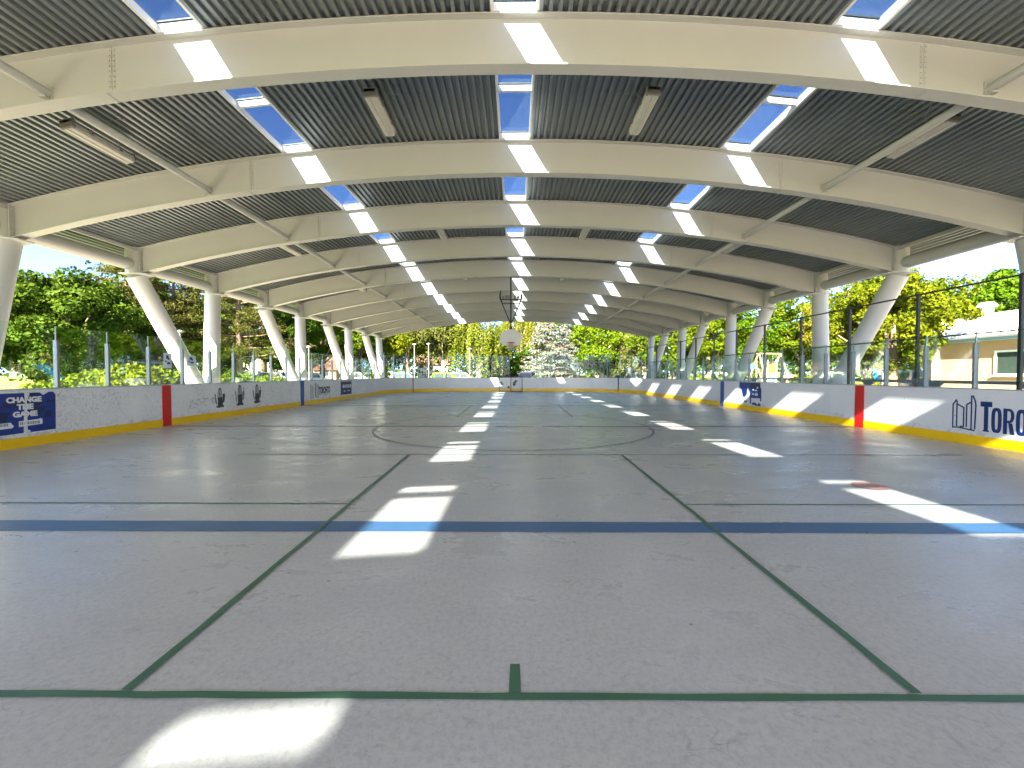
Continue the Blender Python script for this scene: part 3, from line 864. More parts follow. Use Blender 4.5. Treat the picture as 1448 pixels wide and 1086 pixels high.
# ------------------------------------------------------------------ basketball hoop hung from the roof, goal
t = thing('basketball_hoop', 'fan shaped grey basketball board hanging from the roof on black braces', 'basketball hoop', (-.22, 23., 0))
b = MB(); pts = []
n = 22; Wd = .615
for k in range(n+1):
    a = math.radians(-12)+math.radians(204)*k/n; pts.append((Wd*math.cos(a), 3.42+.50*math.sin(a)))
pts = [(.46, 3.02)]+pts+[(-.46, 3.02)]
b.prism(pts, lambda u, v: (u, .03, v), lambda u, v: (u, -.03, v)); b.build('backboard', M['backboard'], t)
b = MB(); b.box(-.13, .13, -.06, -.031, 3.0, 3.22); b.box(-.09, .09, -.16, -.06, 3.12, 3.16)
rp = [(.225*math.cos(2*PI*k/24), -.39+.225*math.sin(2*PI*k/24), 3.14) for k in range(25)]
b.tube(rp, .012, 8, False); b.build('rim', M['rim'], t)
b = MB()
for k in range(12):
    a0 = 2*PI*k/12
    for sg in (1, -1):
        P = []
        for j in range(5):
            r = .22-.025*j if j < 3 else .17-.01*(j-3); aa = a0+sg*j*PI/12
            P.append((r*math.cos(aa), -.39+r*math.sin(aa), 3.13-.1*j))
        b.tube(P, .004, 4, False)
b.build('hoop_net', M['net'], t)
b = MB()
b.tube([(0, .10, 3.2), (0, .10, 6.95)], .045, 10)
b.tube([(0, .10, 3.85), (0, .10, 4.05)], .085, 10)
b.tube([(0, .05, 3.3), (0, .12, 3.3)], .06, 8); b.tube([(0, .05, 3.75), (0, .12, 3.75)], .06, 8)
b.build('mast', M['black'], t)
b = MB()
for s in (-1, 1):
    b.tube([(s*.03, .10, 4.25), (s*.50, .10, 5.38)], .03, 8)
    b.tube([(s*.50, .10, 5.38), (s*.585, .10, 5.62), (s*.59, .10, 5.80), (s*(.56 if s < 0 else .53), .1, 6.05 if s < 0 else 5.88)], [.035, .05, .045, .02], 8)
b.tube([(-.48, .10, 5.33), (.48, .10, 5.33)], .025, 8)
b.build('brace', M['black'], t)
b = MB(); b.tube([(-.57, .10, 5.56), (.57, .10, 5.56)], .035, 8); b.build('cross_bar', M['rust'], t)
b = MB()
for xx in (-.33, -.19, .16): b.bbox(xx, xx+.13, .02, .18, 5.60, 5.78, .012)
b.bbox(-.48, -.36, .04, .16, 5.61, 5.74, .01); b.bbox(.33, .47, .04, .16, 5.61, 5.74, .01)
b.build('winch_box', M['lamp_body'], t)
b = MB(); b.tube([(-.9, .10, 6.98), (.9, .10, 6.98)], .05, 10)
for xx in (-.85, .85): b.box(xx-.04, xx+.04, .06, .14, 6.98, 7.19)
b.build('hanger_bar', M['black'], t)

t = thing('hockey_goal', 'black framed hockey goal with pale net against the far end wall', 'goal', (-.33, 33.75, 0))
b = MB(); r = .032
b.tube([(-.92, 0, .02), (-.92, 0, 1.30), (.92, 0, 1.30), (.92, 0, .02)], r, 10)
b.build('goal_frame', M['black'], t)
b = MB(); b.tube([(-.92, .02, .03), (-.9, .85, .03), (.9, .85, .03), (.92, .02, .03)], .025, 8)
b.tube([(-.90, .02, 1.29), (-.7, .55, 1.25), (.7, .55, 1.25), (.90, .02, 1.29)], .02, 8)
b.tube([(0, .55, 1.25), (0, .85, .03)], .03, 8); b.tube([(0, 0, 1.3), (0, .55, 1.25)], .02, 8)
b.build('back_frame', M['rust'], t)
b = MB()
for k in range(15):
    x = -.88+1.76*k/14; b.tube([(x*.8, .55, 1.24), (x, .84, .04)], .004, 4, False)
for k in range(9):
    f = k/8; b.tube([(-.7-.2*f, .55+.29*f, 1.24-1.2*f), (.7+.2*f, .55+.29*f, 1.24-1.2*f)], .004, 4, False)
for s in (-1, 1):
    for k in range(6):
        f = k/6; b.tube([(s*.91, .03+.8*f*.0, .05+1.2*f), (s*(.88-.17*f), .84-.29*f, .05+1.17*f)], .004, 4, False)
b.build('goal_net', M['net'], t)
t = thing('board_stain', 'dark puck stains on the far end wall inside the goal frame', 'stain', group=None)
b = MB()
for cx_, cz_ in ((-.98, .75), (-.90, .62), (.15, .72), (.25, .85), (.10, .58), (-.35, .33)):
    P = [(-.17+cx_+.15*math.cos(a)*rnd.uniform(.5, 1.1), cz_+.14*math.sin(a)*rnd.uniform(.5, 1.1)) for a in [2*PI*k/11 for k in range(11)]]
    b.prism(P, lambda u, v: (u, YE-.0005-.0002, v), lambda u, v: (u, YE-.003, v))
b.build('stain_mark', M['worn_black'], t)

# ------------------------------------------------------------------ tall fence behind the building-side boards
t = thing('tall_fence', 'tall dark steel fence of slim posts and rails behind the building side wall', 'fence')
XF = 10.2; ys = [8.5+2.16*k for k in range(-5, 12)]
for y in ys:
    b = MB(); b.bbox(XF-.033, XF+.033, y-.033, y+.033, 0, 3.48, .006); b.build('fence_post', M['dark'], t)
b = MB(); b.tube([(XF-.0, ys[0]+.02, 3.45), (XF, ys[-1]-.02, 3.45)], .022, 8); b.build('top_rail', M['dark'], t)
b = MB(); b.tube([(XF+.055, ys[0]+.02, 2.35), (XF+.055, ys[-1]-.02, 2.35)], .018, 8); b.build('middle_rail', M['dark'], t)
b = MB(); b.tube([(XF+.055, ys[0]+.02, 1.12), (XF+.055, ys[-1]-.02, 1.12)], .018, 8); b.build('bottom_rail', M['dark'], t)
t = thing('guard_rail', 'low grey guard rail on flared feet on the grass before the beige building', 'railing')
for y in range(4, 34, 3):
    b = MB(); b.prism([(-.32, 1.1), (-.12, .9), (-.09, -.05), (.09, -.05), (.12, .9), (.32, 1.1)], lambda u, v: (16.03, y+u, v), lambda u, v: (15.97, y+u, v)); b.build('rail_foot', M['alu'], t)
b = MB(); b.box(15.95, 16.05, 3, 32, 1.1, 1.22); b.build('rail_beam', M['alu'], t)

# ------------------------------------------------------------------ beige building
t = thing('beige_building', 'low peach stucco building with white metal roof beside the rink', 'building', (22.5, 14, 0))
BY0, BY1 = -14., 8.9        # local y
b = MB(); b.box(0, 9, BY0, BY1, -.1, 3.08)
bw = b.build('wall', M['stucco'], t)
b = MB(); P = [(-.45, 3.17), (9.45, 3.17), (9.45, 3.27), (7.9, 4.38), (1.1, 4.38), (-.45, 3.27)]
b.prism(P, lambda u, v: (u, BY1+.3, v), lambda u, v: (u, BY0-.3, v))
for k in range(58):
    y = BY0-.2+(BY1-BY0+.4)*k/57
    b.prism([(-.44, 3.279), (1.1, 4.382), (1.1, 4.42), (-.44, 3.317)], lambda u, v: (u, y+.018, v), lambda u, v: (u, y-.018, v))
b.box(1.0, 1.12, BY0-.32, BY1+.32, 4.36, 4.46)
rf = b.build('roof', M['roof_white'], t)
b = MB(); b.tube([(2.1, 8.0, 4.38), (2.1, 8.0, 4.95)], .24, 16); b.tube([(2.1, 8.0, 4.95), (2.1, 8.0, 5.03), (2.1, 8.0, 5.16)], [.38, .38, .27], 16); b.build('roof_vent', M['white'], rf)
b = MB(); b.tube([(1.9, 8.6, 4.38), (1.9, 8.6, 4.6)], .07, 10); b.build('vent_pipe', M['white'], rf)
b = MB(); b.box(-.5, -.455, BY0-.4, BY1+.4, 3.02, 3.24); b.box(-.455, -.002, BY0-.4, BY1+.4, 3.02, 3.05); b.build('fascia', M['fascia'], t)
b = MB(); b.box(-.58, -.501, BY0-.4, BY1+.4, 3.15, 3.25); b.build('gutter', M['alu'], t)
def window(y0, y1, z0, z1):
    b = MB(); f = .09
    b.box(-.06, -.003, y0, y1, z0-.001, z0+f); b.box(-.06, -.003, y0, y1, z1-f, z1)
    b.box(-.06, -.003, y0, y0+f, z0+f, z1-f); b.box(-.06, -.003, y1-f, y1, z0+f, z1-f)
    fo = b.build('window', M['white'], t)
    b = MB(); b.box(-.025, -.004, y0+f, y1-f, z0+f, z1-f); b.build('pane', M['pane'], fo)
    b = MB(); b.box(-.12, -.061, y0-.05, y1+.05, z0-.05, z0+.01); b.build('sill', M['white'], fo)
window(4.45, 5.72, 1.38, 2.55); window(-1.2, .0, 1.38, 2.55); window(-6.2, -5.0, 1.38, 2.55)
for y in (-10.5, 1.9, 8.6):
    b = MB(); b.tube([(-.54, y, 3.16), (-.3, y, 2.98), (-.06, y, 2.85), (-.06, y, .1)], .045, 8); b.build('downpipe', M['fascia'], t)
b = MB(); b.box(-.02, -.002, BY0, BY1, -.05, .5); b.build('plinth', M['concrete'], t)

# ------------------------------------------------------------------ vegetation
rng = np.random.default_rng(11)
def leaf_object(name, C, D, size, m, parent=None, asp=.55, spread=.8):
    """C leaf centres, D preferred normals; rhombic leaves as one mesh"""
    n = len(C); C = np.asarray(C, 'f'); D = np.asarray(D, 'f')
    nr = D+rng.normal(0, spread, (n, 3)); nr /= np.linalg.norm(nr, axis=1)[:, None]+1e-6
    r = rng.normal(0, 1, (n, 3)); u = np.cross(nr, r); u /= np.linalg.norm(u, axis=1)[:, None]+1e-6
    w = np.cross(nr, u); s = (size*rng.uniform(.6, 1.35, n))[:, None]
    V = np.empty((n, 4, 3), 'f')
    V[:, 0] = C-u*s; V[:, 1] = C+w*s*asp-u*s*.1+nr*s*.12; V[:, 2] = C+u*s; V[:, 3] = C-w*s*asp-u*s*.1+nr*s*.12
    me = bpy.data.meshes.new(name)
    me.vertices.add(n*4); me.vertices.foreach_set('co', V.ravel())
    me.loops.add(n*4); me.loops.foreach_set('vertex_index', np.arange(n*4, dtype='i'))
    me.polygons.add(n); me.polygons.foreach_set('loop_start', np.arange(0, n*4, 4, dtype='i'))
    me.update(calc_edges=True); me.materials.append(m)
    o = link(bpy.data.objects.new(name, me)); o.parent = parent
    return o
def blob_points(cs, rs, per, flat=1.):
    P = []; D = []
    for c, r in zip(cs, rs):
        d = rng.normal(0, 1, (per, 3)); d /= np.linalg.norm(d, axis=1)[:, None]
        rr = r*rng.uniform(.35, 1.05, per)**.6
        p = d*rr[:, None]; p[:, 2] *= flat
        P.append(c+p); D.append(d+np.array([0, 0, .45]))
    return np.concatenate(P), np.concatenate(D)
def trunk_object(h, r, limbs, m, parent, lean=0.):
    b = MB(); pts = []; rs = []
    for k in range(7):
        f = k/6; pts.append((lean*f*h+.06*h*math.sin(f*3)*.15, .05*h*math.sin(f*2.2)*.1, h*f)); rs.append(r*(1.25-.2*min(1, f*6))*(1-.72*f))
    b.tube(pts, rs, 10)
    for c in limbs:
        f = random.uniform(.35, .9); p0 = Vector(pts[min(6, int(f*6))]); p1 = Vector(c)
        mid = (p0+p1)/2+Vector((0, 0, .08*h*random.uniform(-.3, .6)))
        r0 = r*(1-.72*f)*.62
        b.tube([p0, mid, p1], [r0, r0*.6, r0*.18], 6)
    return b.build('trunk', m, parent)
def crown_blobs(rx, rz, zc, n, seed, lump=.26, shape='round'):
    g = np.random.default_rng(seed); cs = []; rs = []
    for k in range(n):
        d = g.normal(0, 1, 3); d /= np.linalg.norm(d)
        f = g.uniform(.45, 1.0)**.5
        wob = 1+.18*math.sin(3*math.atan2(d[1], d[0])+seed)+.12*g.normal()
        if shape == 'vase': wx = .75+.35*(d[2]+1)/2
        elif shape == 'cone': wx = 1.05-.75*(d[2]*f+1)/2
        else: wx = 1.
        cs.append(np.array([d[0]*rx*f*wob*wx, d[1]*rx*f*wob*wx, zc+d[2]*rz*f])); rs.append(lump*rx*g.uniform(.6, 1.25))
    return cs, rs
def broadleaf(name, label, cat, seed, m, bark, loc, h=9., rx=4., crown0=1.5, n=60, per=170, size=.2, shape='round', lump=.26, group=None, lean=0., trunk_r=None):
    t = thing(name, label, cat, loc, seed*1.3, group)
    rz = (h-crown0)/2*.86; zc = crown0+rz*1.06
    cs, rs = crown_blobs(rx, rz, zc, n, seed, lump, shape)
    P, D = blob_points(cs, rs, int(per*1.7), .8)
    P[:, 2] = np.maximum(P[:, 2], .1)
    leaf_object('crown', P, D, size*.66, m, t)
    random.seed(seed); trunk_object(h*.62, trunk_r or h*.026+.06, [tuple(c) for c in cs[::max(1, n//9)]], bark, t, lean)
    return t
def pine(label, seed, loc, h=12., rx=3.4, base=2.5, m='leaf_pine', per=150, name='pine_tree'):
    t = thing(name, label, 'tree', loc, seed); g = np.random.default_rng(seed)
    cs = []; rs = []; limbs = []
    nl = 11
    for k in range(nl):
        f = k/(nl-1); z = base+(h-base)*f; R = rx*(1-.72*f)*g.uniform(.8, 1.15)+.4
        nb = 6 if f < .8 else 4
        for j in range(nb):
            a = 2*PI*j/nb+g.uniform(-.4, .4)+k; L = R*g.uniform(.7, 1.1)
            p = np.array([L*math.cos(a), L*math.sin(a), z+L*.10+g.uniform(-.2, .2)])
            limbs.append(tuple(p))
            for q in (.45, .75, 1.): cs.append(np.array([p[0]*q, p[1]*q, z+(p[2]-z)*q+.1])); rs.append((.35+.30*q)*rx*.30)
    P, D = blob_points(cs, rs, per//2, .55)
    leaf_object('crown', P, D+np.array([0, 0, .3]), .16, M[m], t, .22, 1.1)
    b = MB(); b.tube([(0, 0, 0), (.1, .05, h*.5), (0, 0, h)], [h*.024, h*.017, .03], 10)
    for p in limbs:
        z = p[2]-math.hypot(p[0], p[1])*.1; b.tube([(0, 0, z-.15), (p[0]*.6, p[1]*.6, z), p], [.06, .045, .015], 5)
    b.build('trunk', M['bark'], t); return t
def spruce(label, seed, loc, h=12., rx=3.4):
    t = thing('spruce_tree', label, 'tree', loc, seed); g = np.random.default_rng(seed)
    P = []; D = []; limbs = []
    nl = 15
    for k in range(nl):
        f = k/nl; z = .9+(h-.9)*f; R = rx*(1-f)**.8+.15; nb = 9 if f < .7 else 6
        for j in range(nb):
            a = 2*PI*j/nb+g.uniform(-.3, .3)+k*.7; L = R*g.uniform(.75, 1.15)
            zz = z+g.uniform(-.5, .5)
            limbs.append(((0, 0, zz+.1), (L*.6*math.cos(a), L*.6*math.sin(a), zz-.12*L), (L*math.cos(a), L*math.sin(a), zz-.12*L)))
            m = int(150*L/rx)+25
            s = g.uniform(.12, 1, m)**.7
            wv = (g.normal(0, .085, m)+g.uniform(-.16, .16, m)*s)*L
            p = np.stack([s*L*math.cos(a)-wv*math.sin(a), s*L*math.sin(a)+wv*math.cos(a), zz-.42*L*np.sin(s*2.2)*.8-np.abs(g.normal(0, .14, m))*(.5+s)], 1)
            P.append(p); D.append(np.tile(np.array([math.cos(a)*.4, math.sin(a)*.4, .8]), (m, 1)))
    leaf_object('crown', np.concatenate(P), np.concatenate(D), .17, M['leaf_silver'], t, .3, .8)
    b = MB(); b.tube([(0, 0, 0), (0, 0, h)], [h*.022, .03], 10)
    for p in limbs: b.tube(p, [.05, .035, .012], 5)
    b.build('trunk', M['bark'], t); return t
def weeping(label, seed, loc, h=9., rx=3.6, m='leaf_gold', bark='pale_bark', drop=.55):
    t = thing('weeping_tree', label, 'tree', loc, seed); g = np.random.default_rng(seed)
    P = []; D = []; limbs = []
    for k in range(230):
        d = g.normal(0, 1, 3); d /= np.linalg.norm(d); d[2] = abs(d[2])*.9
        r = g.uniform(.35, 1.); x, y = d[0]*rx*r, d[1]*rx*r; z = h*.52+d[2]*h*.46*r
        if k % 14 == 0: limbs.append((x, y, z))
        L = g.uniform(.25, drop)*h*(.4+.6*r); n = int(L*16)
        s = g.uniform(0, 1, n)
        p = np.stack([x*(1+.12*s)+g.normal(0, .10, n), y*(1+.12*s)+g.normal(0, .10, n), z-s*L], 1)
        p[:, 2] = np.maximum(p[:, 2], .3)
        P.append(p); D.append(np.tile(np.array([d[0], d[1], .3]), (n, 1)))
    leaf_object('crown', np.concatenate(P), np.concatenate(D), .16, M[m], t, .4, .8)
    random.seed(seed); trunk_object(h*.6, h*.03, limbs, M[bark], t); return t
def shrub(name, label, cat, seed, loc, r, h, m, per=110, n=22, size=.10, group=None, stems=True):
    t = thing(name, label, cat, loc, seed*.7, group); g = np.random.default_rng(seed); cs = []; rs = []
    for k in range(n):
        a = g.uniform(0, 2*PI); q = r*g.uniform(0, 1)**.6*.8; z = h*g.uniform(.25, .82)*(1-.35*(q/r)**2)
        cs.append(np.array([q*math.cos(a), q*math.sin(a), z])); rs.append(.30*min(r, h)*g.uniform(.7, 1.3))
    P, D = blob_points(cs, rs, per, .9); P[:, 2] = np.maximum(P[:, 2], .03)
    leaf_object('foliage', P, D, size, M[m], t, .5, .9)
    b = MB()
    for c in cs[:7]: b.tube([(c[0]*.2, c[1]*.2, -.05), tuple(c)], [.025, .01], 5)
    b.build('stem', M['bark'], t); return t
PX = lambda px, Y: (px-728)/590*Y
def at(px, Y, z=-.06): return (PX(px, Y), Y, z)
# hedge side
broadleaf('maple_tree', 'big round dark green maple beside the nearest hedge side column', 'tree', 3, M['leaf_maple'], M['bark'], at(94, 30), 9.5, 4.5, .9, 95, 310, .215, lump=.25)
broadleaf('maple_tree', 'dark shaded tree at the photo edge behind the big round maple', 'tree', 4, M['leaf_dark'], M['bark'], at(-30, 37), 9.5, 4.6, 2.2, 60, 170, .25)
pine('olive pine right behind the big round maple', 21, at(178, 37), 11.5, 4.6, 1.8, per=260)
pine('olive pine between the leaning and the upright column, behind the park lamp', 22, at(246, 40), 13., 5., 1.6, per=280)
pine('tall pine with bare lower trunk beyond the upright column', 23, at(338, 43), 14.5, 4.8, 3.4, per=260)
pine('thin pine farther back, half hidden by the second leaning column', 24, at(372, 52), 16., 4.6, 4.0, per=220)
broadleaf('garden_tree', 'small dense green tree hugging the far blue stripe column', 'tree', 5, M['leaf_maple'], M['bark'], at(409, 48), 10.5, 2.9, .6, 50, 170, .23)
broadleaf('lime_tree', 'bright yellow green tree just past the far blue stripe', 'tree', 6, M['leaf_lime'], M['bark'], at(455, 55), 13., 4.6, 3.0, 75, 180, .27, lump=.24)
broadleaf('lime_tree', 'bright lime tree behind the last hedge side columns', 'tree', 7, M['leaf_lime'], M['bark'], at(508, 60), 13., 4.4, 2.8, 65, 170, .27, lump=.24)
broadleaf('shade_tree', 'dark tree seen just past the last hedge side column', 'tree', 8, M['leaf_dark'], M['bark'], at(545, 70), 12., 5., 3.0, 60, 170, .3)
broadleaf('lime_tree', 'low hanging bright green tree behind the curved corner glass', 'tree', 9, M['leaf_lime'], M['bark'], at(577, 62), 10.5, 4.2, 4.0, 55, 170, .26)
broadleaf('olive_tree', 'grey green tree with forked pale trunk past the curved corner glass', 'tree', 10, M['leaf_pine'], M['pale_bark'], at(626, 60), 11., 4.6, 4.4, 60, 170, .24, 'vase', trunk_r=.3)
weeping('golden drooping tree on a pale trunk beside the goal', 31, at(676, 58), 12.5, 4.4, 'leaf_gold', 'pale_bark', .6)
broadleaf('shade_tree', 'dark green bushy tree directly behind the backboard', 'tree', 12, M['leaf_maple'], M['bark'], at(716, 66), 7.5, 3.6, .6, 50, 170, .25)
spruce('silvery blue spruce with drooping branches beside the backboard', 33, at(772, 54), 11.5, 3.7)
spruce('second silvery spruce leaning into the bright yellow tree', 34, at(800, 60), 10.5, 2.9)
weeping('golden tree partly behind the silver spruce', 35, at(738, 72), 15.5, 5.5, 'leaf_gold', 'pale_bark', .5)
broadleaf('lime_tree', 'broad bright yellow tree behind the orange flowers', 'tree', 13, M['leaf_lime'], M['pale_bark'], at(852, 60), 10.8, 5.0, 1.4, 85, 190, .27, lump=.22)
weeping('green weeping willow beside the last building side column', 36, at(903, 56), 9., 3.6, 'leaf_willow', 'bark', .75)
broadleaf('lime_tree', 'yellow green tree framed by the last building side columns', 'tree', 14, M['leaf_lime'], M['bark'], at(950, 52), 10.5, 4.2, 2.0, 60, 170, .25)
broadleaf('lime_tree', 'yellow green tree behind the start of the tall fence', 'tree', 15, M['leaf_lime'], M['bark'], at(1000, 50), 11., 4.4, 2.0, 60, 170, .25)
broadleaf('locust_tree', 'airy lime coloured tree above the swing set', 'tree', 16, M['leaf_lime'], M['bark'], at(1080, 46), 11.5, 4.6, 3.0, 70, 130, .2, lump=.2)
broadleaf('locust_tree', 'pale lime tree behind the upright column before the red stripe', 'tree', 17, M['leaf_lime'], M['bark'], at(1132, 44), 12., 4.2, 2.6, 60, 130, .2, lump=.2)
broadleaf('locust_tree', 'airy golden tree between the red stripe columns', 'tree', 18, M['leaf_gold'], M['bark'], at(1188, 40), 11., 3.6, 2.6, 50, 120, .18, lump=.2)
broadleaf('locust_tree', 'big yellow green tree overhanging the end of the beige building', 'tree', 19, M['leaf_lime'], M['bark'], at(1258, 21.3), 7.0, 2.25, 1.75, 80, 190, .13, lump=.22)
broadleaf('locust_tree', 'tall yellow green tree behind the tree overhanging the beige building', 'tree', 53, M['leaf_lime'], M['bark'], at(1245, 36), 11.5, 4.4, 2.0, 75, 180, .2, lump=.22)
broadleaf('locust_tree', 'feathery pale tree topping the beam end near the beige building', 'tree', 20, M['leaf_gold'], M['bark'], at(1292, 46), 14., 3.6, 4.0, 50, 100, .17, lump=.2)
broadleaf('maple_tree', 'dense bright green maple behind the white metal roof', 'tree', 41, M['leaf_lime'], M['bark'], at(1378, 40), 12.2, 5.2, 2.5, 100, 200, .25, lump=.22)
broadleaf('maple_tree', 'tree at the photo edge behind the white metal roof', 'tree', 42, M['leaf_maple'], M['bark'], at(1475, 43), 11., 4.4, 2.5, 60, 170, .25)
broadleaf('young_tree', 'slim young lime tree with pale trunk beside the red stripe column', 'tree', 43, M['leaf_lime'], M['pale_bark'], at(1220, 24), 3.7, .75, 1.75, 22, 90, .09, trunk_r=.09)
broadleaf('shade_tree', 'dark green tree filling the gap between the big maple and the pines', 'tree', 51, M['leaf_maple'], M['bark'], at(205, 56), 15., 6., 2., 70, 170, .3)
broadleaf('shade_tree', 'dark green tree seen between the upright column and the bare pine trunk', 'tree', 52, M['leaf_maple'], M['bark'], at(312, 60), 14., 6., 2., 70, 170, .3)
# shrubs behind the scuffed wall
sh = [(75, 19.5, 1.1, 1.15, 'low round shrub next to the open lawn strip'), (112, 19, 1.3, 1.45, 'bushy shrub below the big maple'), (150, 19.5, 1.4, 2.0, 'tall leafy shrub under the picnic shelter roof'),
      (188, 19, 1.4, 2.1, 'dense leafy shrub left of the tall paper notice'), (222, 20, 1.3, 1.9, 'leafy shrub right behind the tall paper notice'), (252, 22, 1.3, 1.9, 'leafy shrub behind the foot of the leaning column'),
      (284, 24, 1.3, 1.7, 'leafy shrub between the leaning and upright columns'), (322, 26, 1.3, 1.7, 'leafy shrub just past the upright column'), (350, 30, 1.4, 1.6, 'small shrub under the bare pine trunk'), (384, 33, 1.3, 1.5, 'yellowish shrub before the second leaning column')]
for k, (px, Y, r, h, lab) in enumerate(sh):
    shrub('shrub', 'bright green '+lab if 'yellowish' not in lab else lab, 'shrub', 60+k, at(px, Y), r, h, 'leaf_shrub', 150, 26, .12, 'shrubs behind the scuffed wall')
for k, (px, Y, r, h, m, nm, lab) in enumerate([
    (697, 44, .75, 1.75, 'leaf_yellow', 'shrub', 'small vivid yellow shrub beside the goal'), (824, 42, .8, 1.45, 'petal_orange', 'flower_bush', 'golden orange flower bush, widest of the flowers on the far wall'),
    (842, 43, .8, 1.5, 'petal_orange', 'flower_bush', 'orange flower bush between the widest bush and the small one'), (863, 42, .5, 1.4, 'petal_orange', 'flower_bush', 'small round orange flower bush closest to the willow'),
    (810, 42, .45, 1.35, 'petal_red', 'flower_bush', 'red flower bush next to the orange flowers'), (775, 42, .45, 1.4, 'petal_red', 'flower_bush', 'dull red flower bush under the silver spruce'),
    (1217, 21, .7, 1.25, 'leaf_yellow', 'shrub', 'yellow shrub at the foot of the young lime tree'), (1235, 22, .6, 1.2, 'leaf_shrub', 'shrub', 'green shrub beside the yellow shrub near the building'),
    (930, 45, 1.6, 1.5, 'leaf_shrub', 'shrub', 'wide bright shrub beyond the last building side columns'), (885, 46, 1.5, 1.6, 'leaf_shrub', 'shrub', 'bright green shrub below the willow'),
    (655, 64, 1.6, 2.4, 'leaf_maple', 'shrub', 'dark green shrub behind the parked cars'), (990, 46, 1.6, 1.6, 'leaf_shrub', 'shrub', 'bright shrub seen through the start of the tall fence'),
    (1128, 30, .9, 1.7, 'leaf_maple', 'shrub', 'dark green shrub near the tan bench post'), (1260, 29, 1.4, 2.2, 'leaf_dark', 'shrub', 'dark shrub in the shade under the overhanging tree')]):
    shrub(nm, lab, 'shrub' if nm == 'shrub' else 'flowers', 90+k, at(px, Y), r, h, m, 120, 20, .10 if 'petal' not in m else .07)
# far wood as one mass
def woods():
    n = 46000
    x = rng.uniform(-110, 100, n); y = rng.uniform(82, 100, n)
    top = 8.+3.2*np.sin(x*.21)+2.2*np.sin(x*.53+1)+1.2*np.sin(x*1.3)
    top = np.maximum(top+6, 9)+7*np.clip((-x-38)/14, 0, 1)
    z = top*rng.uniform(0, 1, n)**.75
    D = np.tile(np.array([0, -.6, .5]), (n, 1))
    o = leaf_object('far_woods', np.stack([x, y, z], 1), D, .5, M['leaf_maple'], None, .6, .9)
    tag(o, 'mass of green trees far beyond the park road', 'woods', kind='stuff')
woods()

# ------------------------------------------------------------------ park furniture, cars, houses
def lamp(px, Y, h, label, head='dome'):
    t = thing('park_lamp', label, 'lamp post', at(px, Y), 0, 'park lamp posts')
    b = MB(); b.tube([(0, 0, 0), (0, 0, .4), (0, 0, .42), (0, 0, h)], [.08, .08, .045, .04], 12); b.build('lamp_pole', M['lamp_grey'], t)
    b = MB(); b.tube([(0, 0, h), (0, 0, h+.10), (0, 0, h+.16), (0, 0, h+.24)], [.08, .25, .24, .05], 14); b.build('lamp_head', M['lamp_grey'], t)
lamp(253, 30, 4.45, 'white domed park lamp behind the leaning column')
lamp(352, 44, 6.0, 'pale lamp post in front of the bare pine trunk')
lamp(586, 48, 4.8, 'pale lamp post behind the curved corner glass')
lamp(606, 50, 5.0, 'pale lamp post just past the curved corner glass')
lamp(664, 50, 4.4, 'slim lamp post beside the golden drooping tree')
lamp(436, 40, 4.0, 'slim lamp post just past the far blue stripe column')
